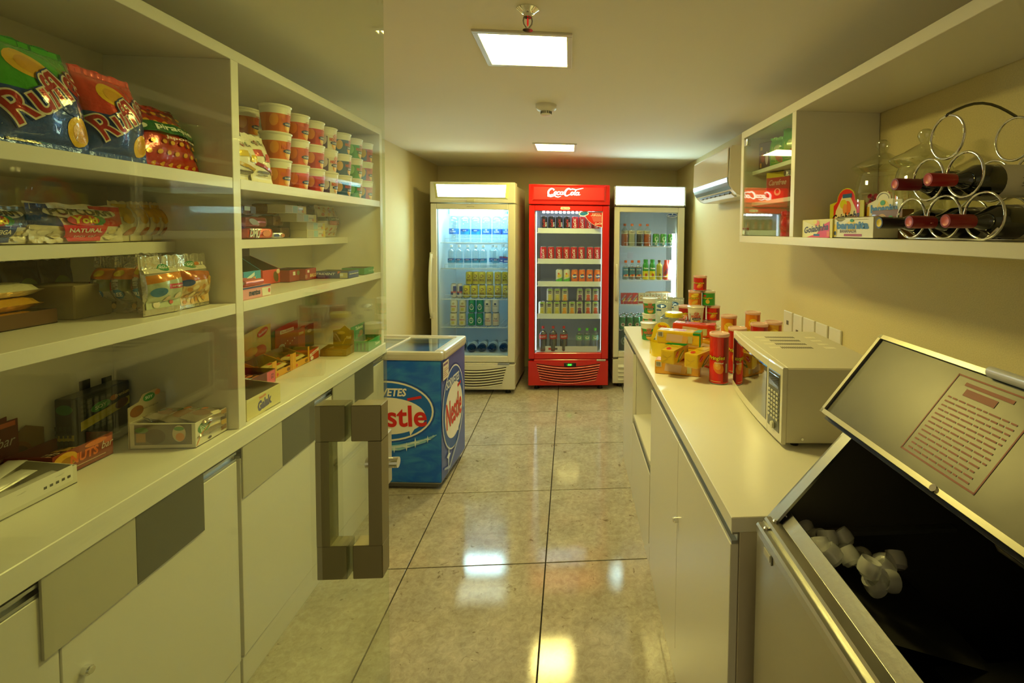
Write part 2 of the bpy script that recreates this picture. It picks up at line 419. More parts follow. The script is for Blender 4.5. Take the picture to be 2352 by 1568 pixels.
b.box(RB-.01,2.048,.10,RB,3.045,.825,LAM); b.box(RX+.02,2.048,.10,RB-.01,3.045,.118,LAM); b.box(RX+.004,2.048,.448,RB-.012,2.590,.465,LAM)
b.box(RX+.02,2.607,.118,RX+.024,3.044,.80,LAM)
b.build('carcass',rb)
part('plinth',rb,(RX+.004,2.030,0,RB,3.062,.098))
rdoor(rb,2.610,3.058,.796); rdoor(rb,2.034,2.604,.412,'drawer')
# stainless tray in the niche
b=MB(); 
b.box(0,0,0,.22,.24,.006,STEEL); b.box(0,0,0,.006,.24,.055,STEEL); b.box(.214,0,0,.22,.24,.055,STEEL); b.box(0,0,0,.22,.006,.055,STEEL); b.box(0,.234,0,.22,.24,.055,STEEL); b.box(-.012,-.012,.053,.232,0.003,.057,STEEL); b.box(-.012,.237,.053,.232,.252,.057,STEEL); b.box(-.012,0,.053,.004,.24,.057,STEEL); b.box(.216,0,.053,.232,.24,.057,STEEL)
tag(b.build('steel_tray',None,(.47,2.075,.4655)),'shallow stainless steel tray in the niche of the right counter','tray')

# ================================================================ RIGHT: wall cabinet
UX,UZ0,UZ1=.830,1.430,1.962
wc=thing('wall_cabinet','white laminate wall cabinet with open shelf and small glazed end compartment','cabinet',(0,0,0))
part('top_panel',wc,(UX,.30,UZ1-.034,RB,2.302,UZ1)); part('bottom_panel',wc,(UX,.30,UZ0,RB,2.302,UZ0+.031))
part('side_panel',wc,(UX,2.270,UZ0+.031,RB,2.302,UZ1-.034)); part('side_panel',wc,(UX,.30,UZ0+.031,RB,.33,UZ1-.034))
part('divider',wc,(UX,1.735,UZ0+.031,RB,1.766,UZ1-.034)); part('back_panel',wc,(RB-.008,1.767,UZ0+.032,RB,2.269,UZ1-.035))
for z in (1.752,1.604): part('shelf',wc,(UX+.045,1.767,z,RB-.009,2.269,z+.018))
d=MB().box(UX+.004,1.768,UZ0+.033,UX+.009,2.266,UZ1-.037,glass_mat((.90,.95,.90),.05,1.)).build('glass_door',wc)
for z in (UZ1-.075,UZ0+.037): MB().box(UX+.001,2.235,z,UX+.022,2.268,z+.033,CHROME,.002).build('hinge',d)
b=MB(); b.cyl((UX-.012,1.79,1.705),(UX+.025,1.79,1.705),.011,CHROME,18); b.box(UX-.002,1.775,1.694,UX+.016,1.812,1.716,CHROME,.002); b.build('knob',d)

# ================================================================ air conditioner
ac=thing('air_conditioner','white split air conditioner with silver band on the right wall','air conditioner',(0,2.862,0))
def prof(pts,L,m,name,par,y0=0.):
    T=Matrix(((1,0,0,0),(0,0,1,y0),(0,1,0,0),(0,0,0,1)))
    b=MB(); b.prism([(x,z) for x,z in pts][::-1],L,m,T); return b.build(name,par)
X0=WR-.001
body=[(X0,2.005),(.975,2.005),(.966,1.99),(.960,1.80),(.966,1.765),(.985,1.735),(1.01,1.712),(1.04,1.70),(X0,1.70)]
prof(body,.835,M('e9e4d6',.3),'casing',ac)
prof([(.9595,2.0),(.956,1.99),(.9525,1.90),(.951,1.815),(.9595,1.815)],.80,M('ece6d8',.12,coat=.5),'front_panel',ac,.018)
prof([(.9600,1.812),(.9505,1.812),(.9535,1.785),(.962,1.762),(.978,1.742),(.984,1.745),(.968,1.77),(.961,1.79)],.80,M('aeb9c4',.22,.7),'silver_band',ac,.018)
prof([(.9855,1.7345),(.984,1.730),(1.030,1.702),(1.032,1.7055)],.70,BLACK,'air_outlet',ac,.06)
prof([(1.000,1.722),(.996,1.717),(1.018,1.698),(1.022,1.701)],.69,M('ddd8c8',.35),'louvre_vane',ac,.065)
for k in range(7): MB().box(.99,.09+.1*k,1.716,1.012,.096+.1*k,1.734,M('8a8577',.5)).build('air_fin',ac)
# wall plates behind the microwave
for k,(p0,p1) in enumerate(((1803,1823),(1825,1846),(1848,1875),(1877,1905),(1908,1937))):
    ya=at(p0,740,x=WR).y; yb=at(p1,750,x=WR).y; lab=['white wall plate with a jack at the far end of the row','wall plate with a small slot, second from the far end','blank white wall plate in the middle of the row of five','blank white wall plate, second from the near end','blank white wall plate at the near end of the row'][k]
    t=thing('wall_plate',lab,'wall plate',(WR-.001,(ya+yb)/2,1.005),0,'wall plates over the right worktop')
    w2=abs(ya-yb)/2-.003
    MB().box(-.009,-w2,-.058,0,w2,.058,PLAST,.002).build('cover',t)
    if k<2: MB().box(-.0105,-.012,-.012 if k==0 else -.03,-.0085,.010,.010 if k==0 else -.018,M('6b6455',.5)).build('jack',t)

# ================================================================ FRIDGES
def fridge(label,loc,rotz,wd,col,header,lamp,shelves,style,handle,dep=.62):
    t=thing('drinks_fridge',label,'fridge',loc,rotz,None); hw=wd/2
    body=M(col,.28,coat=.3); lin_=M('d5dde0',.4); H=1.90
    # casing: sides, back, roof, floor
    b=MB()
    b.box(-hw+.008,.052,.29,-hw+.05,dep,1.712,body); b.box(hw-.05,.052,.29,hw-.008,dep,1.712,body)
    b.box(-hw+.05,dep-.04,.29,hw-.05,dep,1.712,body); b.box(-hw+.008,.052,1.713,hw-.008,dep,H-.02,body,.004); b.box(-hw+.008,.052,.045,hw-.008,dep,.289,body,.004)
    b.build('casing',t)
    b=MB(); xi=hw-.056
    b.box(-hw+.05,.053,.30,-xi,dep-.05,1.70,lin_); b.box(xi,.053,.30,hw-.05,dep-.05,1.70,lin_); b.box(-xi,dep-.055,.30,xi,dep-.041,1.70,lin_)
    b.box(-xi,.053,1.68,xi,dep-.05,1.70,lin_); b.box(-xi,.053,.29,xi,dep-.05,.345,lin_); b.build('liner',t)
    # door
    d=MB(); fl,fr,ft,fb=.052,.062,.05,.055; za,zb=.292,1.708
    d.box(-hw,0,za,-hw+fl,.045,zb,body,.004); d.box(hw-fr,0,za,hw,.045,zb,body,.004); d.box(-hw+fl,0,zb-ft,hw-fr,.045,zb,body,.004); d.box(-hw+fl,0,za,hw-fr,.045,za+fb,body,.004)
    d=d.build('door',t)
    MB().box(-hw+fl-.002,.016,za+fb-.002,hw-fr+.002,.022,zb-ft+.002,glass_mat((.93,.96,.95),.045,.9)).build('glass_pane',d)
    b=MB(); gx=[(-hw+fl-.001,-hw+fl+.006),(hw-fr-.006,hw-fr+.001)]
    for a,c_ in gx: b.box(a,.023,za+fb,c_,.047,zb-ft,M('9aa4a8',.4))
    b.build('gasket',d)
    if handle=='bow':
        b=MB(); hx=-hw+.012; n=12
        pts=[(hx-.004,-.004-.045*math.sin(PI*i/n)**.6,.70+.56*i/n) for i in range(n+1)]
        b.tube(pts,.013,body,10); b.box(hx-.02,-.008,.685,hx+.016,.001,.74,body,.003); b.box(hx-.02,-.008,1.22,hx+.016,.001,1.275,body,.003); b.cyl((hx-.004,-.008,1.245),(hx-.004,-.013,1.245),.005,DARK,10); b.build('door_handle',d)
    elif handle=='recess':
        MB().box(-hw+.006,-.006,.80,-hw+.022,0,1.22,body,.003).build('door_handle',d)
    else:
        b=MB(); b.tube([(-hw+.026,-.004,1.17),(-hw+.03,-.022,1.13),(-hw+.03,-.026,1.0),(-hw+.026,-.02,.87),(-hw+.026,-.004,.83)],.010,body,10); b.build('door_handle',d)
    # header
    h=MB(); z0,z1=1.716,H; y0=-.022
    h.box(-hw-.002,y0+.014,z0,hw+.002,.10,z1,body,.008); hd=h.build('header',t)
    header(hd,hw,y0+.012,z0,z1)
    # base grille
    g_=MB(); g_.box(-hw-.002,-.006,.045,hw+.002,.05,.272,body,.006); g_.box(-hw+.05,-.004,.270,hw-.08,.05,.287,body,.003); gp=g_.build('base_grille',t)
    if style.startswith('curve'):
        sl=MB(); n=16; w0=hw-.075
        pts=[(-w0+2*w0*i/n, -.020+.006*abs(2*i/n-1), -.030*math.sin(PI*i/n)) for i in range(n+1)]
        vv=[];ff=[]
        for x,y,z in pts: vv+=[(x,-.0065,z),(x,y,z-.004),(x,y+.002,z-.010),(x,-.0065,z-.014)]
        for i in range(n):
            for k in range(3): ff.append((i*4+k,i*4+k+1,i*4+4+k+1,i*4+4+k))
        sl.add(vv,ff,body,True); sm=sl.mesh('slat')
        gp2=MB(); vv=[]; 
        for x,y,z in pts: vv+=[(x,-.0068,z),(x,-.0068,z-.0085)]
        gp2.add(vv,[(2*i,2*i+1,2*i+3,2*i+2) for i in range(n)],M('2a1508' if col!='c8140e' else '3a0300',.6)); gm=gp2.mesh('gap')
        for k in range(7):
            o=bpy.data.objects.new('slat',sm); C.objects.link(o); o.parent=gp; o.location=(0,0,.243-.0235*k)
            o.scale=(1-.02*k,1,1)
            o=bpy.data.objects.new('gap',gm); C.objects.link(o); o.parent=gp; o.location=(0,0,.243-.0235*k+.0095); o.scale=(1-.02*k,1,1)
    else:
        for k in range(4):
            z=.07+.040*k
            s2=MB(); s2.add([(-hw+.05,-.006,z+.034),(hw-.05,-.006,z+.034),(hw-.05,-.024,z+.010),(-hw+.05,-.024,z+.010),(hw-.05,-.006,z+.004),(-hw+.05,-.006,z+.004)],[(0,3,2,1),(3,5,4,2),(0,5,3),(1,2,4)],body); s2.build('slat',gp)
    for x in (-hw+.07,hw-.07):
        for y in (.06,dep-.07): MB().cyl((x,y,0),(x,y,.046),.018,DARK,12).cyl((x,y,.0),(x,y,.008),.026,DARK,12).build('foot',t)
    lamp(t,hw)
    for z in shelves:
        s=MB(); wm=M('dfe8ea',.3); x=hw-.062
        if col!='c8140e':
            for i in range(27): xx=-x+.01+(2*x-.02)*i/26; s.box(xx-.0012,.075,z-.003,xx+.0012,dep-.07,z,wm)
            s.box(-x,.072,z-.007,x,.078,z-.001,wm); s.box(-x,dep-.09,z-.006,x,dep-.085,z-.001,wm); s.box(-x,.3,z-.007,x,.304,z-.003,wm)
            if z>.7: s.tube([(-x+.04,.074,z),(-x+.04,.074,z+.035),(x-.04,.074,z+.035),(x-.04,.074,z)],.0018,wm,6)
        else:
            s.box(-x+.012,.07,z-.008,x-.012,dep-.08,z-.001,wm); s.box(-x+.012,.062,z-.030,x-.012,.069,z+.012,M('e4ecf4',.35)); s.box(-x+.004,.060,z-.036,x-.004,.066,z-.029,M('e4ecf4',.3))
        s.build('shelf',t)
    return t
def lampmat(col,s):
    k=('lamp',col,s)
    if k in _m: return _m[k]
    m=bpy.data.materials.new('lamp_glow'); m.use_nodes=True; b=m.node_tree.nodes['Principled BSDF']; b.inputs['Base Color'].default_value=(*[c*.7 for c in col],1)
    b.inputs['Emission Color'].default_value=(*col,1); b.inputs['Emission Strength'].default_value=s; _m[k]=m; return m
def hdr_white(hd,hw,y,z0,z1):
    b=MB(); b.add([(-hw+.055,y-.001,z1-.025),(hw-.075,y-.001,z1-.025),(hw-.085,y-.003,z0+.050),(-hw+.070,y-.003,z0+.050)],[(0,3,2,1)],lampmat((.85,1,.80),5.)); b.build('light_sign',hd)
    b=MB(); o=[(-hw+.03,z1-.010),(hw-.045,z1-.010),(hw-.06,z0+.036),(-hw+.05,z0+.036)]; i=[(-hw+.055,z1-.025),(hw-.075,z1-.025),(hw-.085,z0+.050),(-hw+.07,z0+.050)]
    for k in range(4):
        j=(k+1)%4; b.add([(o[k][0],y,o[k][1]),(o[j][0],y,o[j][1]),(i[j][0],y-.008,i[j][1]),(i[k][0],y-.008,i[k][1])],[(0,1,2,3)],M('dcdc9c',.3))
    b.build('sign_bezel',hd)
    MB().box(-.05,y-.008,z0+.006,.02,y+.004,z0+.032,M('d6d3b0',.3),.003).build('latch_cover',hd)
def hdr_plain(hd,hw,y,z0,z1):
    MB().box(-hw+.010,y-.004,z0+.012,hw-.010,y,z1-.008,lampmat((.62,.97,1.0),7.5)).build('light_sign',hd)
    b=MB(); 
    for q in ((-hw-.002,y-.007,z0,-hw+.010,y+.002,z1),(hw-.010,y-.007,z0,hw+.002,y+.002,z1),(-hw,y-.007,z1-.008,hw,y+.002,z1),(-hw,y-.007,z0,hw,y+.002,z0+.012)): b.box(*q,M('cfd3d6',.3))
    b.build('sign_frame',hd)
def arc(cx,cy,rx,ry,a0,a1,n=10): return [(cx+rx*math.cos(math.radians(a0+(a1-a0)*i/n)),cy+ry*math.sin(math.radians(a0+(a1-a0)*i/n))) for i in range(n+1)]
def script_logo(col,cx,cy,w_,rot=0,k=1.):
    "flowing two-word script lettering with a tail under it; returned as pen strokes"
    S=[]; 
    def st(p,wd): S.append((p,wd))
    def taper(n,a,b): return [a+(b-a)*math.sin(PI*i/(n-1)) for i in range(n)]
    p=arc(-.80,.10,.15,.27,50,292,14); st(p,taper(len(p),.05,.10))
    p=[(-.74,-.15),(-.60,-.10),(-.5,0.)]; st(p,[.05,.04,.03])
    p=[(-.92,-.10),(-.9,-.26),(-.72,-.30),(-.52,-.22),(-.42,-.30),(-.30,-.34),(-.14,-.27)]; st(p,[.05,.07,.07,.06,.06,.05,.02])
    p=[(-.74,.36),(-.66,.30),(-.68,.20)]; st(p,[.06,.07,.04])
    p=arc(-.52,-.01,.075,.13,0,360,14); st(p,.055)
    p=arc(-.34,-.01,.08,.13,40,310,10); st(p,.06); st([(-.29,-.11),(-.2,-.06)],[.04,.03])
    p=arc(-.17,-.01,.075,.12,0,360,12); st(p,.055); st([(-.09,.13),(-.10,-.02),(-.06,-.13),(.0,-.08)],[.05,.055,.05,.03])
    st([(-.04,.14),(.04,.16)],.05)
    p=arc(.17,.08,.15,.31,40,300,14); st(p,taper(len(p),.05,.105))
    st([(.24,.30),(.38,.36),(.60,.30),(.86,.40),(.99,.44)],[.05,.07,.05,.05,.02]); st([(.24,-.18),(.36,-.1),(.42,0)],[.05,.04,.03])
    p=arc(.44,-.03,.075,.13,0,360,12); st(p,.055)
    st([(.62,.32),(.57,.06),(.56,-.10),(.62,-.16),(.68,-.09)],[.055,.06,.055,.05,.03])
    p=arc(.74,-.04,.075,.12,0,360,12); st(p,.055); st([(.83,.10),(.81,-.05),(.86,-.16),(.94,-.10)],[.05,.055,.05,.03])
    out=[]
    for p,wd in S:
        P=[]
        for x,y in p:
            x+=.22*y; x*=w_/2; y*=w_/2*.80*k
            P.append((cx+x*math.cos(rot)-y*math.sin(rot),cy+x*math.sin(rot)+y*math.cos(rot)))
        W=[q*w_/2 for q in wd] if isinstance(wd,list) else wd*w_/2
        out.append(('l',col,P,W))
    return out
def hdr_red(hd,hw,y,z0,z1):
    m=lampmat((1.0,.012,.008),.6)
    MB().box(-hw+.045,y-.002,z0+.045,hw-.055,y,z1-.022,m).build('light_sign',hd)
    b=MB(); zc=(z0+z1)/2+.02
    b.art(script_logo(lampmat((1.,.85,.8),1.6),-.045,zc-.008,.315,0,.84),pf(y-.0025)); b.build('lettering',hd)
    b=MB(); o=[(-hw+.02,z1-.008),(hw-.03,z1-.008),(hw-.04,z0+.030),(-hw+.03,z0+.030)]; i=[(-hw+.045,z1-.022),(hw-.055,z1-.022),(hw-.055,z0+.045),(-hw+.045,z0+.045)]
    for k in range(4):
        j=(k+1)%4; b.add([(o[k][0],y,o[k][1]),(o[j][0],y,o[j][1]),(i[j][0],y-.008,i[j][1]),(i[k][0],y-.008,i[k][1])],[(0,1,2,3)],M('c8140e',.2,coat=.5))
    b.build('sign_bezel',hd)
def brandplate(t,txt,x,z,w_,bg,fg,h=.012,shape='r'):
    b=MB(); 
    if shape=='e': b.art([('e','f0f0f0',x,z,w_/2+.003,h*1.5+.003),('e',bg,x,z,w_/2,h*1.5),('t',fg,txt,x,z-.003,w_*.8,h*.8,0,0,.02),('r',fg,x-.006,z+.007,x+.006,z+.014)],pf(0.015 if shape=='e' else 0))
    else:
        if bg: b.art([('r',bg,x-w_/2,z-h,x+w_/2,z+h)],pf(0))
        b.art([('t',fg,txt,x,z,w_*.85,h*.8,0,0,.02)],pf(-.0006))
    return b.build('brand_mark',t)
def lamp1(t,hw):
    b=MB(); b.box(-.225,.085,1.605,.245,.115,1.668,lampmat(COOL,30.),.006); b.build('lamp_tube',t)
    MB().box(-.245,.09,1.62,-.226,.11,1.66,M('88a0a8',.4)).build('lamp_socket',t)
def lamp2(t,hw):
    b=MB()
    for i in range(13):
        x=-.24+.46*i/12; b.box(x-.013,.075,1.640,x+.013,.09,1.656,lampmat((.75,.85,1.),13.),.004)
    b.build('led_strip',t)
    b=MB(); b.box(-hw+.058,.06,.36,-hw+.064,.075,1.65,lampmat((.72,.82,1.),2.6)); b.build('side_light',t)
    b=MB(); b.box(hw-.071,.055,.36,hw-.068,.065,1.65,lampmat((.85,.92,1.),1.5)); b.build('side_light',t)
def lamp3(t,hw):
    MB().cyl((hw-.085,.085,.62),(hw-.085,.085,1.46),.014,lampmat((.8,1.,.97),16.),12).build('lamp_tube',t)
z1s=[at(1085,p,y=4.40).z for p in (557,616,686.5,751)]
f1=fridge('white upright drinks fridge with blank lit header and bottled water, at left',(-.862,4.325,0),-.06,.745,'dcd8c4',hdr_white,lamp1,z1s,'curve1','bow')
brandplate(f1.children[2] if False else f1,'FRICON',-.02,1.683,.075,None,'4a4a44',.006)
z2s=[at(1306,p,y=4.47).z for p in (527,597,649,723)]
f2=fridge('bright red upright drinks fridge with lit script sign, in the middle',(-.010,4.405,0),-.03,.735,'c8140e',hdr_red,lamp2,z2s,'curve','recess')
b=MB(); b.art([('p','d8d4cc',[(-.075,1.672),(-.082,1.684),(-.075,1.696),(.0,1.696),(.007,1.684),(0,1.672)]),('t','555555','FRICON',-.038,1.684,.06,.010,0,0,.02)],pf(0)); b.build('brand_mark',f2)
# corner sticker on the red fridge's glass
b=MB(); sx0,sx1,sz0,sz1=.135,.305,1.515,1.655
poly=[(sx1,sz1),(sx0-.005,sz1),(sx0+.004,sz1-.035),(sx0+.03,sz1-.075),(sx0+.07,sz1-.11),(sx0+.12,sz1-.135),(sx1,sz0-.005)]
def shr(P,k): 
    cx=sum(p[0] for p in P)/len(P); cy=sum(p[1] for p in P)/len(P); return [(cx+(x-cx)*k,cy+(y-cy)*k) for x,y in P]
it=[('p','f0e8e0',poly[::-1]),('p','cc2018',shr(poly,.93)[::-1]),('t','fff4ee','Inteligente',.247,1.634,.075,.011,0,0,.03),('t','fff4ee','e Refrescante',.245,1.621,.095,.011,0,0,.03)]
it+=[('r','e8a8a0',.205+.004*k,1.603-.0095*k,.298,1.606-.0095*k) for k in range(5)]
it+=[('e','e8f0f4',.125,1.635,.040,.022),('e','e8f0f4',.150,1.642,.028,.022),('e','1f78b8',.125,1.634,.030,.015),('e','1f78b8',.148,1.640,.020,.014)]
b.art(it+script_logo('fff4ee',.270,1.545,.07),pf(.0155)); b.build('glass_sticker',f2)
b=MB(); b.box(-.040,-.0075,.222,.072,-.004,.256,BLACK,.001); b.art([('t',lampmat((.05,1.,.05),1.6),'000',.012,.239,.036,.017,.15,0,.03),('l',M('888888'),[(-.018,.232),(-.018,.246)],.004),('l',M('888888'),[(.040,.232),(.040,.246)],.004)],pf(-.0078)); b.build('digital_display',f2)
b=MB(); b.box(.26,-.010,.272,.345,.01,.288,STEEL,.003); b.build('door_hinge',f2)
z3s=[at(1490,p,y=4.52).z for p in (566,643,699,757)]
f3=fridge('white upright drinks fridge with blank blue-white lit header, at right',(.740,4.45,0),.0,.665,'d5d2c2',hdr_plain,lamp3,z3s,'flat','hook')
brandplate(f3,'Brascool',.218,1.634,.095,'1c3f8c','e8f0ff',.011,'e')
b=MB(); b.box(.22,-.010,.272,.325,.01,.288,STEEL,.003); b.build('door_hinge',f1)

# ================================================================ blue ice-cream freezer
FZ=(-.712,2.708,0.); FR=-.085
fz=thing('ice_cream_freezer','blue chest freezer with white oval logo and sliding glass lid','freezer',FZ,FR)
FLn,FD,FH=.665,.435,.742
BLU=M('0b5f9c',.35,coat=.2)
def freezer_skin():
    m=bpy.data.materials.new('freezer_film'); m.use_nodes=True; nt=m.node_tree; b=nt.nodes['Principled BSDF']; L=nt.links.new
    tc=nt.nodes.new('ShaderNodeTexCoord'); n=nt.nodes.new('ShaderNodeTexNoise'); n.inputs['Scale'].default_value=5; n.inputs['Detail'].default_value=4; n.inputs['Distortion'].default_value=1.6
    mp=nt.nodes.new('ShaderNodeMapping'); mp.inputs['Scale'].default_value=(1,1,2.2); L(tc.outputs['Object'],mp.inputs[0]); L(mp.outputs[0],n.inputs['Vector'])
    r=nt.nodes.new('ShaderNodeValToRGB'); e=r.color_ramp.elements; e[0].position=.40; e[0].color=(*lin('0a62d8'),1); e[1].position=.80; e[1].color=(*lin('3f9ae0'),1)
    L(n.outputs['Fac'],r.inputs[0]); L(r.outputs[0],b.inputs['Base Color']); b.inputs['Roughness'].default_value=.33; return m
SK=freezer_skin(); SK2=M('5064b4',.33,var=.18,bscale=4)
b=MB(); b.box(-FLn,0,.045,-.006,FD,FH,SK,.006); b.add([(-.0045,.004,.05),(-.0045,FD-.004,.05),(-.0045,FD-.004,FH),(-.0045,.004,FH)],[(0,1,2,3)],SK2); b.build('cabinet_body',fz)
b=MB(); b.box(-FLn+.02,.02,.012,-.03,FD-.02,.046,M('6a6a66',.5)); b.box(-FLn+.002,.002,.040,-.008,FD-.002,.0445,M('8c8c86',.4)); b.build('base_frame',fz)
b=MB()
for x in (-FLn+.06,-.06):
    for y in (.06,FD-.06): b.cyl((x-.01,y,.016),(x+.01,y,.016),.016,DARK,14)
b.build('caster',fz)
RIM=M('cfcabc',.3,.2)
b=MB(); rr=.030; z0=FH; z1=.792
for q in ((-FLn-.006,-.008,z0,.006,rr,z1),(-FLn-.006,FD-rr,z0,.006,FD+.008,z1),(-FLn-.006,rr,z0,-FLn+rr,FD-rr,z1),(-rr-.018,rr-.002,z0-.002,.012,FD-rr+.002,z1+.002)): b.box(*q,RIM,.014)
b.build('lid_rim',fz)
# inner tub, with baskets and packed ice creams
b=MB(); 
b.box(-FLn+.03,.03,.30,-.05,FD-.03,.31,M('e8ecec',.4)); b.box(-FLn+.028,.03,.30,-FLn+.034,FD-.03,.741,M('e8ecec',.4)); b.box(-.055,.03,.30,-.049,FD-.03,.741,M('e8ecec',.4))
b.build('tub',fz)
for i,(xa,xb) in enumerate(((-FLn+.03,-.345),(-.350,-.045))):
    zz=.770+.008*i
    b=MB(); b.box(xa+.012,.042,zz,xb-.012,FD-.042,zz+.004,glass_mat((.90,.95,.92),.06,1.)); lp=b.build('lid_glass',fz)
    b=MB(); 
    for q in ((xa,.030,zz-.004,xb,.044,zz+.008),(xa,FD-.044,zz-.004,xb,FD-.030,zz+.008),(xa,.044,zz-.004,xa+.014,FD-.044,zz+.008),(xb-.014,.044,zz-.004,xb,FD-.044,zz+.008)): b.box(*q,M('d9d4c4',.3),.002)
    b.build('lid_frame',lp)
def oval_art(cx,cz,rx,rz,sx,rot=0.):
    it=[('e','1a4f94',cx,cz,rx*1.06,rz*1.06,rot),('e','eeeae0',cx,cz,rx,rz,rot),('e','0c62a8',cx,cz,rx*.94,rz*.93,rot),
        ('e','f0ece2',cx-.0*sx,cz-rz*.13,rx*.80,rz*.60,rot)]
    return it
w1=.20; cx=-.318; cz=.455
it=[('e','1350b4',cx,cz,.282,.182),('e','eeeae0',cx,cz,.272,.172),('e','0c66cc',cx,cz,.262,.162),('e','f0ece2',cx,cz-.028,.226,.106),
    ('p','f0ece2',[(cx+.09,cz-.11),(cx+.17,cz-.09),(cx+.14,cz-.138),(cx+.135,cz-.112)]),
    ('t','f0ece2','SORVETES',cx,cz+.108,.235,.042,.15,0,.035),
    ('t','d3201f','Nestle',cx+.02,cz-.030,.42,.115,0,.03,.02),('l','d3201f',[(cx+.125,cz+.068),(cx+.205,cz+.084)],.015)]
it+=[('l','8fc4e0',[(cx-.30,cz-.235),(cx-.12,cz-.228),(cx+.08,cz-.205),(cx+.22,cz-.165),(cx+.29,cz-.13)],[.014,.030,.034,.022,.004]),('l','cfe6ee',[(cx-.28,cz-.226),(cx-.10,cz-.222),(cx+.08,cz-.200),(cx+.24,cz-.155)],[.004,.010,.012,.003])]
it+=[('p','dceef2',[(x_,z_+r_),(x_+r_*.16,z_+r_*.16),(x_+r_,z_),(x_+r_*.16,z_-r_*.16),(x_,z_-r_),(x_-r_*.16,z_-r_*.16),(x_-r_,z_),(x_-r_*.16,z_+r_*.16)][::-1]) for x_,z_,r_ in ((cx-.05,cz-.235,.030),(cx+.05,cz-.215,.022),(cx+.12,cz-.20,.026),(cx+.17,cz-.175,.030),(cx+.24,cz-.155,.022))]
it+=[('t','c8e4f0','®',cx+.273,cz-.135,.012,.012)]
b=MB(); b.art(it,pf(-.0005),.0006); b.build('front_logo',fz)
cx=.20; cz=.41
ym=lambda a,b_,o:(-.0035+o,a,b_)
it=[('e','2b3f9a',cx+.01,cz,.205,.262,.0),('e','e6ecf4',cx+.01,cz,.197,.252),('e','2a5cb0',cx+.01,cz,.188,.243),('e','f2eee6',cx+.012,cz-.02,.160,.165),
    ('p','f2eee6',[(cx+.03,cz-.16),(cx+.10,cz-.12),(cx+.09,cz-.18)]),
    ('t','e8eef6','SORVETES',cx-.01,cz+.165,.23,.050,.0,.0,.03),('t','d02a24','Nestle',cx+.01,cz-.015,.27,.15,0,.05,.02),('l','d02a24',[(cx+.075,cz+.105),(cx+.135,cz+.115)],.018),
    ('p','dfe9f4',[(cx-.10,cz-.38),(cx-.09,cz-.27),(cx-.06,cz-.255),(cx-.085,cz-.245),(cx-.09,cz-.19),(cx-.10,cz-.24),(cx-.13,cz-.252),(cx-.105,cz-.27)]),
    ('l','a8b8e0',[(cx-.17,cz-.30),(cx-.08,cz-.33),(cx+.08,cz-.22),(cx+.2,cz-.04)],[.01,.02,.02,.004]),
    ('r','e8e4da',.012,.625,.105,.728),('r','7a5a8c',.018,.705,.09,.718)]+[('r','b06a60',.018,.64+.012*k,.095-.02*(k%3),.643+.012*k) for k in range(5)]
b=MB(); b.art(it,ym,.0006); b.build('side_logo',fz)

# ================================================================ ice machine at the near end of the right counter
IX0,IX1,IY0,IY1=.387,WR-.02,.20,.935
ic=thing('ice_machine','stainless steel ice machine with raised hood and open bin, nearest at right','ice machine',(0,0,0))
SS=M('b4b2a8',.30,1,bump=.04,bscale=25); SSD=M('44433e',.55,.3)
MB().box(IX0,IY0,.03,IX0+.012,IY1,.862,SS,.003).build('front_panel',ic)
# side plates with the slanted opening
def sideplate(y0,y1,m,name,inner=None):
    pts=[(IX0+.012,.03),(IX0+.012,.862),(.405,.885),(.432,.918),(.560,1.058),(.60,1.083),(IX1,1.083),(IX1,.03)]
    T=Matrix(((1,0,0,0),(0,0,1,y0),(0,1,0,0),(0,0,0,1)))
    b=MB(); b.prism([(x,z) for x,z in pts][::-1],y1-y0,m,T); return b.build(name,ic)
sideplate(IY1-.004,IY1,SS,'side_panel'); sideplate(IY0,IY0+.004,SS,'side_panel')
b=MB(); # bright folded flange that follows the slanted side
fl=[(.392,.872),(.432,.918),(.560,1.058),(.598,1.100)]
for (xa,za),(xb,zb) in zip(fl[:-1],fl[1:]):
    b.add([(xa,IY1-.030,za),(xa,IY1,za),(xb,IY1,zb),(xb,IY1-.030,zb),(xa+.004,IY1-.030,za-.004),(xb+.004,IY1-.030,zb-.004)],[(0,1,2,3),(0,3,5,4)],STEEL)
b.build('side_flange',ic)
# two stepped front rims running along the bin
b=MB(); b.box(IX0-.004,IY0,.862,IX0+.018,IY1-.002,.884,STEEL,.004); b.box(IX0+.012,IY0,.868,IX0+.040,IY1-.004,.896,SS,.004)
b.add([(IX0+.036,IY0,.893),(IX0+.036,IY1-.006,.893),(IX0+.058,IY1-.006,.914),(IX0+.058,IY0,.914),(IX0+.064,IY0,.908),(IX0+.064,IY1-.006,.908)],[(0,3,2,1),(3,4,5,2)],STEEL)
b.build('front_rim',ic)
for nm,p in (('screw',(1768,1213)),('screw',(1790,1188)),('screw',(1779,1206))):
    q=at(*p,z=.905); b=MB(); b.lathe([(.0055,0),(.0055,.002),(.003,.004),(0,.0042)],CHROME,12,Matrix.Translation((IX0+.026+.014*(nm=='x'),0,0))); 
for x,y,z in ((IX0+.007,.905,.884),(IX0+.027,.908,.896),(IX0+.048,.915,.906)):
    b=MB(); b.lathe([(.0055,0),(.0055,.002),(.003,.004),(0,.0042)],CHROME,12); b.build('screw',ic,(x,y,z))
# label slot on the front
p=at(1757,1258,x=IX0); q=at(1774,1296,x=IX0)
b=MB(); b.box(IX0-.003,q.y,q.z-.004,IX0,p.y,p.z+.010,STEEL,.001); b.build('slot_frame',ic); MB().box(IX0-.0042,q.y+.004,q.z+.001,IX0-.003,p.y-.004,p.z+.005,M('c9c5b4',.4)).build('slot_insert',ic)
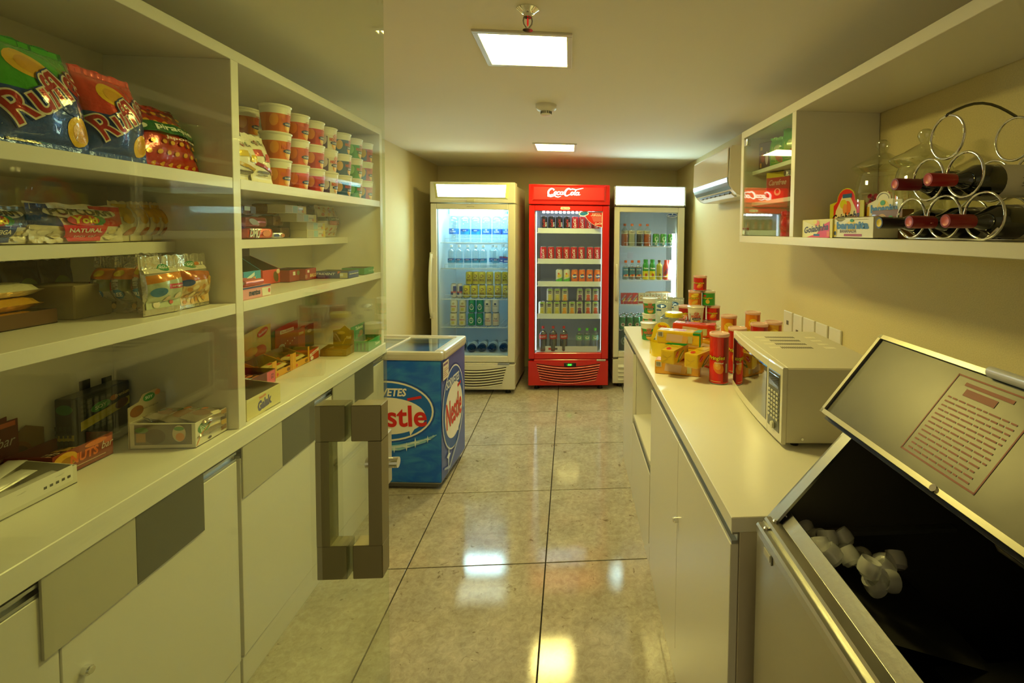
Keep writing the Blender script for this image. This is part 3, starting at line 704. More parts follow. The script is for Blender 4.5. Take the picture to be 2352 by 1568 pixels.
# liner of the bin, dark
b=MB(); LN=M('4a473c',.4); 
b.prism([(IX0+.02,.40),(IX0+.02,.855),(.44,.912),(.560,1.048),(.60,1.075),(IX1-.02,1.075),(IX1-.02,.40)][::-1],.006,LN,Matrix(((1,0,0,0),(0,0,1,IY1-.012),(0,1,0,0),(0,0,0,1)))); b.box(IX0+.014,IY0+.01,.40,IX0+.020,IY1-.012,.860,LN); b.box(IX0+.02,IY0+.01,.40,IX1-.02,IY1-.012,.41,LN); b.box(IX1-.03,IY0+.01,.41,IX1-.02,IY1-.012,1.07,M('4a4943',.4)); b.box(IX0+.02,IY0+.005,.41,IX1-.03,IY0+.012,.9,LN)
b.build('bin_liner',ic)
b=MB(); b.box(.80,IY0+.01,1.00,IX1-.02,IY1-.012,1.074,LN); b.box(.68,IY0+.004,1.084,IX1,IY1-.004,1.092,SS); b.box(.66,IY0+.004,1.05,.68,IY1-.004,1.24,LN); b.build('head',ic)
# ledge, chute, evaporator bars, pipe and hose inside
MB().box(.47,IY1-.030,.862,.80,IY1-.013,.870,M('9b9a90',.35,.8)).build('ledge',ic)
b=MB(); b.add([(.455,.915,.842),(.455,.70,.842),(.70,.70,.76),(.70,.915,.76)],[(0,1,2,3)],M('3a3934',.4)); b.build('ice_chute',ic)
b=MB(); b.tube([(.78,.86,1.08),(.78,.84,.98),(.80,.80,.90),(.86,.78,.86)],.012,M('cfcbb8',.35),12); b.build('drain_pipe',ic)
b=MB(); b.tube([(.93,.62,.98),(.90,.60,.88),(.84,.60,.80),(.74,.60,.76),(.64,.58,.75)],.0035,M('a8a595',.4),8); b.build('hose',ic)
b=MB()
for k in range(3): b.cyl((.86,.34+.0*k,.90-.035*k),(.80,.66,.90-.035*k),.005,CHROME,10)
for k in range(9): b.cyl((.86-.06*k/9,.36+.3*k/9,.83),(.86-.06*k/9,.36+.3*k/9,.925),.005,CHROME,8)
b.build('evaporator_rail',ic)
MB().box(.60,IY0+.02,.755,.95,IY1-.22,.765,M('24231f',.5)).build('spray_bar',ic)
# hood
A=Vector((.512,0,1.112)); B=Vector((.637,0,1.268)); n=Vector((-(B-A).z,0,(B-A).x)).normalized()
def hood_q(u,y,o): p=A+(B-A)*u+n*o; return (p.x,y,p.z)
HY0,HY1=.21,.925
b=MB(); v=[hood_q(0,HY1,0),hood_q(1,HY1,0),hood_q(1,HY0,0),hood_q(0,HY0,0),hood_q(0,HY1,-.016),hood_q(1,HY1,-.016),hood_q(1,HY0,-.016),hood_q(0,HY0,-.016)]
b.add(v,[(0,3,2,1),(4,5,6,7),(0,1,5,4),(1,2,6,5),(2,3,7,6),(3,0,4,7)],M('514f48',.38,.8,bump=.10,bscale=7,var=.2)); lid=b.build('lid',ic)
b=MB(); tr=M('d8d4bc',.22,.9)
for (u0,u1,y0,y1) in ((0,.045,HY0,HY1),(.955,1,HY0,HY1),(0,1,HY1-.008,HY1)):
    v=[hood_q(u0,y1,.001),hood_q(u1,y1,.001),hood_q(u1,y0,.001),hood_q(u0,y0,.001),hood_q(u0,y1,.005),hood_q(u1,y1,.005),hood_q(u1,y0,.005),hood_q(u0,y0,.005)]
    b.add(v,[(0,1,2,3),(4,7,6,5),(0,4,5,1),(1,5,6,2),(2,6,7,3),(3,7,4,0)],tr)
b.build('lid_trim',lid)
b=MB(); b.tube([hood_q(.985,.665,.007),hood_q(.985,HY0,.007)],.0085,M('eeece4',.25,.4),12); b.build('glint_bar',lid)  # pale bar added as the ceiling light's glint on the lid edge
b=MB(); v=[hood_q(-.03,HY1+.004,-.030),hood_q(.20,HY1+.004,-.030),hood_q(.20,HY0,-.030),hood_q(-.03,HY0,-.030),hood_q(-.03,HY1+.004,-.0165),hood_q(.2,HY1+.004,-.0165),hood_q(.2,HY0,-.0165),hood_q(-.03,HY0,-.0165)]
b.add(v,[(0,3,2,1),(4,5,6,7),(0,1,5,4),(1,2,6,5),(2,3,7,6),(3,0,4,7)],BLACK); b.build('lid_seal',lid)
for u,px in ((.022,2152),(.978,2322)):
    y=.62 if u<.5 else .635
    b=MB(); q=Vector(hood_q(u,y,.005)); b.cyl(q,q+n*.003,.0055,CHROME,12); b.build('lid_screw',lid)
# red printed notice on the hood
fn=lambda a,b_,o: hood_q(a,b_,.0004+o)
Lr='a83a26'
it=[('l',Lr,[(.10,.70),(.92,.70),(.92,.555),(.10,.555)],.010,True)]
def hoodart(uvs):
    return uvs
b=MB()
def hq(u,y,o=.0006): return hood_q(u,y,o)
def hrect(u0,u1,ya,yb,col,o=.0006): b.add([hq(u0,ya,o),hq(u1,ya,o),hq(u1,yb,o),hq(u0,yb,o)],[(0,1,2,3)],M(col,.5))
RED='9c4430'
u0,u1,ya,yb=.14,.90,.715,.575
hrect(u0,u0+.014,ya,yb,RED); hrect(u1-.014,u1,ya,yb,RED); hrect(u0,u1,ya,ya-.002,RED); hrect(u0,u1,yb+.002,yb,RED)
random.seed(3)
for k in range(13):
    u=.18+.042*k
    y=ya-.010
    while y>yb+.016:
        l=random.uniform(.006,.020); hrect(u,u+.013,y,max(yb+.012,y-l),RED); y-=l+.003
hrect(.74,.80,ya-.03,yb+.055,RED); hrect(.82,.85,ya-.022,yb+.035,RED)
b.build('printed_notice',lid)
# ================================================================ GOODS: makers
def solo(name,me,loc,label,cat,group=None,rotz=0.,rot=None):
    o=bpy.data.objects.new(name,me); C.objects.link(o); o.location=loc; o.rotation_euler=rot or (0,0,rotz); return tag(o,label,cat,group)
CANTOP=M('c9ccce',.25,.9)
def can_me(col,items,r=.033,h=.122,metal=.35,bands=()):
    m=M(col,.28,metal,coat=.3); b=MB()
    P=[(.024,0,CANTOP),(r*.8,.001,CANTOP),(r,.009,CANTOP)]
    zs=sorted(set([.009,h-.014]+[z for q in bands for z in q[:2]]))
    for z0,z1 in zip(zs[:-1],zs[1:]):
        mm=m
        for q in bands:
            if q[0]<=z0 and z1<=q[1]: mm=M(q[2],.3,.2,coat=.3)
        P.append((r,z1,mm))
    P+=[(r*.84,h-.003,m),(r*.84,h,CANTOP),(r*.76,h,CANTOP),(r*.74,h-.004,CANTOP),(.0,h-.004,CANTOP)]
    b.lathe(P,m,20,caps=False)
    if items: b.art(items,pc(r),.00025,.008)
    return b.mesh('can')
def bottle_me(r,h,mat_,cap,lab=None,items=(),capr=.014,shoulder=.62,ribs=0,liquid=None,neck=.012,fill=.85):
    b=MB(); P=[(r*.72,0),(r*.95,.004),(r,.012)]
    zs=shoulder*h
    if ribs:
        n=ribs*4
        for i in range(1,n+1): P.append((r*(1-.035*(1-math.cos(2*PI*i/4))),.012+(zs-.012)*i/n))
    else: P+=[(r,zs*.3),(r,zs*.65),(r,zs)]
    for k in range(1,6):
        a=k/5; P.append((neck+(r-neck)*(math.cos(a*PI/2))**.9, zs+(h*.93-.02-zs)*a))
    P+=[(neck,h-.020)]
    b.lathe(P,mat_,20,caps=False)
    b.lathe([(capr,h-.022),(capr,h-.001),(capr*.9,h),(0,h)],M(cap,.35),16)
    if liquid: b.lathe([(r*.7,.003)]+[(p[0]-.0015,p[1]) for p in P[1:] if p[1]<h*fill]+[(0,h*fill*.99)],M(liquid,.15,coat=.6),18)
    if lab: b.lathe([(r+.0006,lab[0]),(r+.0006,lab[1])],M(lab[2],.4),20,caps=False)
    if items: b.art(items,pc(r+.0007),.00025,.009)
    return b.mesh('bottle')
WATER=glass_mat((.80,.93,.97),.12,1.4,.05)
PET=glass_mat((.88,.92,.90),.10,1.2,.05)

# ---------------- fridge contents
def row(me_list,pxs,z,y,name,cat,lab,group,x_off=0.,tiltpx=600,rz=0.):
    for i,(k,px) in enumerate(zip(me_list,pxs)):
        x=at(px,tiltpx,y=y).x
        solo(name,k,(x,y,z),lab(i),cat,group,rz+.05*math.sin(7*i))
skol=can_me('bfb83a',[('e','6a4028',0,.082,.015,.013),('e','c8be40',-.002,.081,.010,.009),('p','6a4028',[(-.014,.07),(0,.078),(-.003,.064)]),('t','5e3a22','SKOL',0,.045,.042,.018,0,0,.03)],bands=[(.009,.035,'b6b028')])
ebull=can_me('c8ccd4',[('r','1f3f9a',-.03,.03,.0,.06),('r','1f3f9a',0,.06,.03,.112),('t','d0202a','Red Bull',0,.058,.046,.016,0,0,.03)],.0265,.133)
lager=can_me('dcdccc',[('e','b8b08c',0,.088,.012,.010),('t','b02828','ITAIPAVA',0,.062,.045,.013,0,0,.03),('r','c8c064',-.014,.022,.014,.048)])
hein=can_me('2a8a4a',[('e','d8e4d0',0,.055,.020,.026),('e','2a8a4a',0,.055,.014,.018),('r','1c5c34',-.026,.054,.026,.068),('t','e8efe4','Heineken',0,.061,.044,.009,0,0,.02),('p','d02020',[(0,.090),(.003,.082),(-.006,.087),(.006,.087),(-.003,.082)])])
malt=can_me('d6d4ca',[('e','404858',0,.083,.011,.009),('t','404858','Kronen',0,.066,.040,.009,0,0,.02),('r','c8c4b4',-.02,.03,.02,.034)])
sodaw=can_me('d8ccb4',[('t','402820','Acai',0,.072,.026,.014,0,0,.02),('t','b03028','Diet Guarana',0,.052,.048,.011,0,0,.02),('r','b8a080',-.018,.02,.018,.023)])
zero=can_me('10131c',script_logo('d8242c',.004,.060,.075,PI/2,.9)+[('t','e0e0e8','zero',.020,.045,.04,.014,0,PI/2,.02)])
coke=can_me('c4101c',script_logo('f4eeee',.0,.060,.085,PI/2,1.))
schw=can_me('d2d6c8',[('p','58b848',[(-.045,.010),(.045,.010),(.045,.050),(-.045,.022)]),('e','e8d048',0,.062,.020,.014,.4),('e','d86a38',-.004,.082,.009,.009)])
fanta=can_me('e8762a',[('e','1a4a98',0,.058,.024,.020,.1),('t','f4f0e8','Fanta',0,.060,.042,.020,.1,.1,.04),('e','f0a040',.008,.090,.012,.010)])
def valle(a,b_): return can_me('cfd0bc',[('r','34302c',-.015,.078,.015,.102),('t','e8e4dc','del Valle',0,.090,.024,.010,0,0,.02),('e',a,0,.052,.018,.016),('p',b_,[(-.022,.010),(.022,.010),(.014,.040),(-.014,.040)]),('e','8ccc3c',0,.112,.018,.005)],bands=[(.105,.108,'9cc840')])
va,vb_,vc,vd=valle('d0c868','c8c058'),valle('e8a848','e0a040'),valle('8a5878','5a3458'),valle('d86848','c85838')
loris=can_me('3a9a4c',[('e','cfe8cc',0,.070,.018,.024),('e','4ca85c',.002,.074,.010,.014),('l','eaf4e6',[(.004,.046),(-.010,.034),(-.004,.020)],.006),('r','d8e4d0',-.016,.018,.016,.026)],bands=[(.009,.032,'4a98a8')])
greenb=can_me('1f7a3c',[('e','c8c4b0',0,.050,.020,.018),('e','8a5a50',0,.052,.012,.010),('r','145428',-.03,.076,.03,.080)])
wbig=bottle_me(.044,.285,WATER,'3a78c8',(.075,.125,'1e6fd0'),[('t','f0f6ff','CLARA',0,.098,.050,.014,0,0,.02),('e','cfe4fa',0,.115,.010,.006)],ribs=6,shoulder=.74)
wbig2=bottle_me(.044,.285,WATER,'3a78c8',(.072,.122,'1490dc'),[('p','1a4fae',[(-.04,.122),(.04,.122),(.04,.105),(0,.095),(-.04,.105)]),('t','f0f6ff','AGUA',0,.108,.030,.010,0,0,.02)],ribs=6,shoulder=.74)
wsm=bottle_me(.033,.21,WATER,'e4ecf0',(.048,.085,'2090d0'),[('p','1a4fae',[(-.03,.085),(.03,.085),(.03,.072),(0,.066),(-.03,.072)]),('t','f0f6ff','AGUA',0,.075,.028,.007,0,0,.02)],ribs=5,shoulder=.70)
wsr=bottle_me(.034,.215,WATER,'e4ecf0',(.05,.10,'1a4fae'),[('r','c83028',-.03,.094,.03,.099),('r','d8e4f4',-.018,.06,.018,.07)],shoulder=.62)
cokeb=bottle_me(.036,.235,PET,'c81e20',(.118,.160,'c01c1e'),script_logo('f0e4e0',0,.140,.055),capr=.013,liquid='160c08',shoulder=.68)
limeb=bottle_me(.032,.215,PET,'58c83c',(.105,.150,'7ab09c'),[('e','e8ecd8',0,.128,.018,.011),('e','6aa888',0,.130,.012,.006)],shoulder=.72)
def gat(liq): return bottle_me(.035,.215,PET,'d86838',(.118,.150,'cfc8b0'),[('t','585040','FAST',0,.134,.040,.012,.2,0,.02)],liquid=liq,shoulder=.62,fill=.66,capr=.014)
ga,gb_,gc=gat('c8541c'),gat('b8b8a8'),gat('1c1814')
tea=bottle_me(.031,.185,PET,'e86a2c',(.03,.115,'3a8098'),[('p','e8a850',[(-.03,.03),(.03,.03),(.022,.055),(-.022,.048)]),('t','e8f0f0','Del Valle',0,.098,.044,.011,0,0,.02),('e','c84820',.0,.045,.012,.008)],liquid='8a9088',fill=.7)
nes=bottle_me(.030,.195,M('1f9a3c',.3),'1f9a3c',(.004,.085,'e8d820'),[('t','f2f4ec','Nestea',0,.112,.046,.016,0,0,.03),('e','d86828',0,.048,.013,.016),('p','b03020',[(-.01,.03),(.012,.05),(.004,.056)])],capr=.022,shoulder=.66,neck=.02)
olv=bottle_me(.030,.190,M('b0a838',.25,coat=.5),'5a4c28',(.030,.034,'8a8028'),[('r','4a3a20',-.006,.04,.008,.06)],capr=.016,shoulder=.72)
chy=bottle_me(.029,.190,M('d83a30',.3),'d83a30',(.02,.022,'f0d028'),[('t','241c58','NESCAU',0,.085,.070,.022,0,1.1,.04),('p','f0d028',[(-.018,.02),(.012,.03),(.018,.06),(-.004,.045)])],capr=.018,shoulder=.62,neck=.018)
pnk=bottle_me(.029,.188,M('e8b8b4',.35),'e88078',None,[('r','e89a90',-.016,.05,.016,.12)],capr=.017,shoulder=.62,neck=.018)
FA,FB,FC='left fridge','red fridge','right fridge'
y=4.47
zz=[q+.0005 for q in z1s]
sel=[wbig,wbig2,wbig2,wbig,wbig,wbig]
row(sel,[1043,1069,1093.5,1118,1142,1164],zz[0],y+.03,'water_bottle','bottle',lambda i:f'large water bottle with blue label, {nth(i)} from left on top shelf, {FA}','water bottles in the left fridge')
for i,(k,px) in enumerate(zip([wsm]*7+[wsr]*2,[1037,1055,1074.5,1093,1110,1128,1139,1152,1163])):
    solo('water_bottle' if k is wsm else 'juice_bottle',k,(at(px,600,y=4.46).x,4.46 if i not in (5,7) else 4.55,zz[1]),(f'small water bottle, {nth(i)} from left on second shelf, {FA}' if k is wsm else f'bottle with red and blue label, {nth(i)} from left on second shelf, {FA}'),'bottle','bottles on second shelf of left fridge')
row([skol]*6,[1071.6,1089.5,1108,1126,1144,1162],zz[2],4.46,'drink_can','can',lambda i:f'lime yellow can, {nth(i)} from left in lower tier, third shelf of {FA}','yellow cans in the left fridge')
row([skol]*6,[1078,1093,1107.5,1125,1144,1161],zz[2]+.1225,4.475,'drink_can','can',lambda i:f'lime yellow can, {nth(i)} from left in upper tier, third shelf of {FA}','yellow cans in the left fridge')
row([ebull]*2,[1042,1056],zz[2],4.47,'energy_drink_can','can',lambda i:f'slim blue and silver can, {nth(i)} from left on third shelf of {FA}','slim cans in the left fridge')
r4=[lager,lager,hein,hein,malt,malt]
cn={id(lager):'pale can with red lettering',id(hein):'green can with white oval',id(malt):'pale can with grey lettering',id(sodaw):'cream can with dark lettering'}
row([lager,lager,hein,hein,sodaw,sodaw],[1041.5,1062,1083,1102,1121,1139.5],zz[3],4.46,'drink_can','can',lambda i:f'{cn[id([lager,lager,hein,hein,sodaw,sodaw][i])]}, {nth(i)} from left in lower tier, fourth shelf of {FA}','cans on the fourth shelf of the left fridge')
row(r4,[1042.5,1063,1084,1102.5,1120,1138.5],zz[3]+.1225,4.46,'drink_can','can',lambda i:f'{cn[id(r4[i])]}, {nth(i)} from left in upper tier, fourth shelf of {FA}','cans on the fourth shelf of the left fridge')
# wine bottles lying at the bottom of the left fridge, feet towards the door
def wine_me(capcol,lab='d8dcd0',glass='0c100c',stripe=None):
    b=MB(); g=M(glass,.08,coat=1.)
    b.lathe([(.012,0),(.033,.0),(.037,.005),(.037,.175),(.034,.195),(.022,.215),(.0145,.235),(.0140,.25)],g,24,caps=False)
    b.lathe([(.0142,.238),(.0150,.240),(.0150,.298),(.0142,.300),(.010,.300)],M(capcol,.3),20,caps=False)
    b.lathe([(.0374,.045),(.0374,.145)],M(lab,.6),24,caps=False)
    if stripe: b.lathe([(.0377,.125),(.0377,.14)],M(stripe,.6),24,caps=False)
    return b
wnm=wine_me('203020').mesh('wine_bottle'); wnp=wine_me('203020',stripe='5a4a98').mesh('wine_bottle')
zb=.346
for i,(px,k) in enumerate(((1083,wnm),(1106,wnm),(1130,wnm),(1156,wnp))):
    solo('wine_bottle',k,(at(px,800,y=4.48).x,4.46+.01*(i%2),zb+.038),f'dark wine bottle lying foot forward, {nth(i)} from left at the bottom of {FA}','bottle','wine bottles in the left fridge',rot=(-PI/2,0,0))
solo('wine_bottle',wnm,(at(1061,766,y=4.5).x,4.50,zb+.038),f'dark wine bottle lying apart at left end of the bottom of {FA}','bottle','wine bottles in the left fridge',rot=(-PI/2,0,.12))
# red fridge
zz=[q+.0005 for q in z2s]; y=4.515
row([zero]*4,[1249,1266.5,1284,1301.5],zz[0],y,'soda_can','can',lambda i:f'black soda can, {nth(i)} from left on top shelf of {FB}','black cans in the red fridge')
row([coke]*4,[1320,1336.5,1353,1368],zz[0],y,'soda_can','can',lambda i:f'red soda can, {nth(i)} from left among reds on top shelf of {FB}','red cans on the top shelf of the red fridge')
row([coke]*8,[1248,1265.5,1284,1301,1318,1335.5,1355,1371.5],zz[1],y,'soda_can','can',lambda i:f'red soda can, {nth(i)} from left on second shelf of {FB}','red cans on the second shelf of the red fridge')
row([schw,schw],[1284.5,1302],zz[2],y,'soda_can','can',lambda i:f'white and green can, {nth(i)} from left on third shelf of {FB}','citrus cans in the red fridge')
row([fanta]*4,[1320,1337,1354.5,1372.5],zz[2],y,'soda_can','can',lambda i:f'orange can, {nth(i)} from left of the oranges on third shelf of {FB}','orange cans in the red fridge')
lo=[va,va,va,vb_,vb_,vc,vd,vd]; nm={id(va):'pale yellow',id(vb_):'orange and cream',id(vc):'purple and cream',id(vd):'red and cream'}
row(lo,[1245,1262,1279.5,1297,1314.5,1332,1351.5,1369],zz[3],y,'juice_can','can',lambda i:f'{nm[id(lo[i])]} juice can, {nth(i)} from left in lower tier, fourth shelf of {FB}','juice cans in the red fridge')
up=[va,va,vb_,vc,vd,vd]
row(up,[1263.5,1280.5,1298,1332.5,1351.5,1369],zz[3]+.1225,y,'juice_can','can',lambda i:f'{nm[id(up[i])]} juice can, {nth(i)} from left in upper tier, fourth shelf of {FB}','juice cans in the red fridge')
row([cokeb]*3,[1248,1271.5,1296],.3465,4.50,'cola_bottle','bottle',lambda i:f'dark cola bottle with red label, {nth(i)} from left at the bottom of {FB}','cola bottles at the bottom of the red fridge')
row([limeb]*3,[1332,1350,1368.5],.3465,4.50,'water_bottle','bottle',lambda i:f'clear bottle with green cap, {nth(i)} from left at the bottom of {FB}','green-capped bottles in the red fridge')
b=MB(); b.box(-.27,.062,.346,.27,.068,.395,M('dfe6f0',.35)); b.art([('r','c83038',-.19,.362,-.15,.382),('r','50506a',-.15,.362,-.105,.382)],pf(.0615)); b.build('price_rail',f2)
# right fridge
zz=[q+.0005 for q in z3s]; y=4.56
for i,(k,px,nn) in enumerate(zip([ga,gb_,gc,ga],[1435,1451.5,1470,1487],['orange','clear','black','orange'])):
    solo('sports_drink_bottle',k,(at(px,540,y=y).x,y,zz[0]),f'{nn} sports drink bottle, {nth(i)} from left on top shelf of {FC}','bottle','sports drinks in the right fridge')
row([loris]*3,[1506,1523,1540],zz[0],y,'soda_can','can',lambda i:f'green can with pale swirl, {nth(i)} from left on top shelf of {FC}','green swirl cans in the right fridge')
it3=[(tea,1437,'blue-green tea bottle with orange cap'),(tea,1452,'blue-green tea bottle with orange cap'),(tea,1467,'blue-green tea bottle with orange cap'),(nes,1483,'green and yellow bottle'),(nes,1498.5,'green and yellow bottle'),(olv,1514.5,'olive drink bottle'),(chy,1529.5,'red chocolate milk bottle'),(pnk,1540,'pink drink bottle')]
for i,(k,px,nn) in enumerate(it3):
    solo('drink_bottle',k,(at(px,620,y=y).x,y+(.035 if k is pnk else 0),zz[1]),f'{nn}, {nth(i)} from left on second shelf of {FC}','bottle','bottles on the second shelf of the right fridge')
def carton(col,items,w_=.052,d=.036,h=.105):
    b=MB(); b.box(-w_/2,-d/2,0,w_/2,d/2,h,M(col,.45),.001); b.art(items,pf(-d/2-.0003)); return b.mesh('carton')
cr=carton('c8303c',[('p','f0c838',[(-.012,.02),(.01,.03),(.018,.062),(-.002,.05)]),('t','20206a','NESCAU',0,.062,.062,.020,0,.95,.04),('t','f0ece0','NESCAU',0,.064,.060,.014,0,.95,0)])
cb=carton('d8ceb0',[('e','e8dcc0',0,.066,.024,.030),('e','c89048',0,.066,.018,.018),('e','e8dcb8',0,.066,.013,.010),('r','a83828',-.024,.008,.024,.026),('t','585040','Ades',0,.090,.026,.010)])
for i,px in enumerate([1432,1445,1458.5,1472,1485.5,1499.5,1513,1526,1539]):
    k=cr if i<3 else cb
    solo('juice_carton',k,(at(px,680,y=y).x,y,zz[2]),f"{'red' if i<3 else 'beige'} drink carton, {nth(i)} from left on third shelf of {FC}",'carton','drink cartons in the right fridge')
for j in range(4):
    for i in range(3+(j%2)):
        px=1430+16.5*i-(6 if j%2 else 0)
        x=at(px,745,y=4.55).x
        if j<2 or True:
            solo('beer_can',greenb,(x,4.55+.072*j,zz[3]),f'green beer can, {nth(i)} from left in {nth(j)} row back on fourth shelf, {FC}','can','green beer cans in the right fridge')
# bread loaf in bag behind the cartons
b=MB(); b.box(-.13,-.05,0,.13,.05,.105,M('c8924a',.5,bump=.4,bscale=14,var=.25),.035); bl=b.mesh('bread')
solo('bread_loaf',bl,(at(1512,665,y=4.66).x,4.68,zz[2]+.0),f'golden bread loaf lying behind the cartons on third shelf of {FC}','bread')
# dark bottle with emblem at the bottom of right fridge
b=MB(); b.lathe([(.05,0),(.058,.01),(.058,.165),(.045,.182),(.022,.192),(.012,.20)],M('1c3a3c',.2,coat=.6),24)
b.art([('l','9ab0b0',ell(0,.09,.030,.034,16),.003,True),('l','9ab0b0',ell(0,.09,.022,.025,16),.002,True),('t','9ab0b0','R',0,.09,.018,.024)],pc(.058),.0003,.010)
solo('dark_bottle',b.mesh('dark_bottle'),(at(1432,790,y=4.55).x,4.55,.3465),f'large dark teal bottle with ring emblem at the bottom of {FC}','bottle')

# ================================================================ packaging makers for the shelves
def bag(name,label,cat,w_,h,d,mt,items,loc,rotz,lean=0.,group=None,sealm=None,crimp=.018,fine=.03,seed=0):
    t=thing(name,label,cat,loc,0,group,rot=(-lean,0,rotz)); t.rotation_mode='XYZ'
    def th(x,z):
        u=max(-1,min(1,x/(w_/2))); v=max(0,min(1,(z-crimp)/(h-2*crimp)))
        e=(1-abs(u)**2.6)**.7*(max(0,math.sin(PI*v)))**.58 if 0<v<1 else 0
        return d/2*e*(1+.06*math.sin(9*u+4*v+seed))+.0012+.0009*math.sin(30*u+seed)*(1-e)*max(0,2*v-1)
    nu,nv=26,26; b=MB(); V=[];Fc=[]
    for s_ in (-1,1):
        o=len(V)
        for j in range(nv+1):
            for i in range(nu+1):
                u=2*i/nu-1; v=j/nv; x=u*w_/2*(1-.07*math.sin(PI*v)); z=v*h
                V.append((x,s_*th(x,z) if abs(u)<1 else 0,z+.002*math.sin(11*u+seed)*(v>.97)))
        for j in range(nv):
            for i in range(nu):
                a=o+j*(nu+1)+i; q=(a,a+1,a+nu+2,a+nu+1); Fc.append(q if s_<0 else tuple(reversed(q)))
    b.add(V,Fc,mt,True); b.build('pouch',t)
    Rm=Matrix.Rotation(-lean,3,'X'); lo=min((Rm@Vector(v_)).z for v_ in V); t.location.z=loc[2]-lo
    if sealm:
        s=MB(); s.art([('r',sealm,-w_/2*.985,h-crimp,w_/2*.985,h-.001)],lambda a,b_,o:(a,-th(a,b_)-o,b_),.0004,.02); s.build('crimped_seal',t)
    if items:
        items=[(q[0],FOIL(q[1],.24,.18,.6) if isinstance(q[1],str) else q[1])+tuple(q[2:]) for q in items]
        def on_bag(a,b_,o):
            e=.0015; gx=(th(a+e,b_)-th(a-e,b_))/(2*e); gz=(th(a,b_+e)-th(a,b_-e))/(2*e); gx=max(-4,min(4,gx)); gz=max(-4,min(4,gz)); l=math.sqrt(gx*gx+1+gz*gz); k=(o+.0007)/l
            return (a-gx*k,-th(a,b_)-k,b_-gz*k)
        p=MB(); p.art(items,on_bag,.0003 if len(items)<30 else .00024,fine); p.build('printed_front',t)
    return t
def FOIL(c,r=.22,mtl=.45,bump=.5): return M(c,r,mtl,.6,0,bump,22)
def bagL(name,label,cat,pxl,pxr,pyt,z,xf,d,mt,items,group=None,lean=.12,turn=0.,sealm=None,hmax=.33,seed=0,crimp=.018,wk=1.):
    "bag standing on a left shelf, its front facing the aisle; items given in units of width and height"
    ya,yb=yat(pxl,xf,z),yat(pxr,xf,z); w_=(yb-ya)*wk; yc=(ya+yb)/2
    xt=xf-d/2-.1*lean; h=min(hmax,(proj_h((pxl+pxr)/2,pyt,xt)-z)/math.cos(lean))
    it=[]
    for q in items:
        k=q[0]
        if k=='r': it.append((k,q[1],q[2]*w_,q[3]*h,q[4]*w_,q[5]*h))
        elif k=='e': it.append((k,q[1],q[2]*w_,q[3]*h,q[4]*w_,q[5]*h)+tuple(q[6:]))
        elif k=='p': it.append((k,q[1],[(a*w_,b_*h) for a,b_ in q[2]]))
        elif k=='l': it.append((k,q[1],[(a*w_,b_*h) for a,b_ in q[2]],q[3]*w_)+tuple(q[4:]))
        else: it.append((k,q[1],q[2],q[3]*w_,q[4]*h,q[5]*w_,q[6]*h)+tuple(q[7:]))
    return bag(name,label,cat,w_,h,d,mt,it,(xf-d/2-.004,yc,z+.002),PI/2-turn,lean,group,sealm,crimp,max(.0065,w_/24),seed)
def proj_h(px,py,x): return at(px,py,x=x).z
def pack(name,label,cat,w_,d,h,col,loc,rotz=0.,front=(),top=(),right=(),left=(),group=None,bev=.003,rough=.4,tilt=None,bump=0.,parts=True):
    t=thing(name,label,cat,loc,rotz,group)
    if tilt: t.rotation_euler=(tilt[0],tilt[1],rotz)
    mt=col if not isinstance(col,str) else M(col,rough,0,.2,0,bump,30)
    MB().box(-w_/2,-d/2,0,w_/2,d/2,h,mt,bev).build('wrapper' if bump else 'carton',t)
    p=MB(); o=bev>.004 and .0 or 0
    if front: p.art(front,pf(-d/2-.0002),.00015)
    if top: p.art(top,pt(h+.0003),.0003)
    if right: p.art(right,pr(w_/2+.0003),.0003)
    if left: p.art(left,plf(-w_/2-.0003),.0003)
    if p.v: p.build('print',t)
    return t
KRAFT='9a8a68'
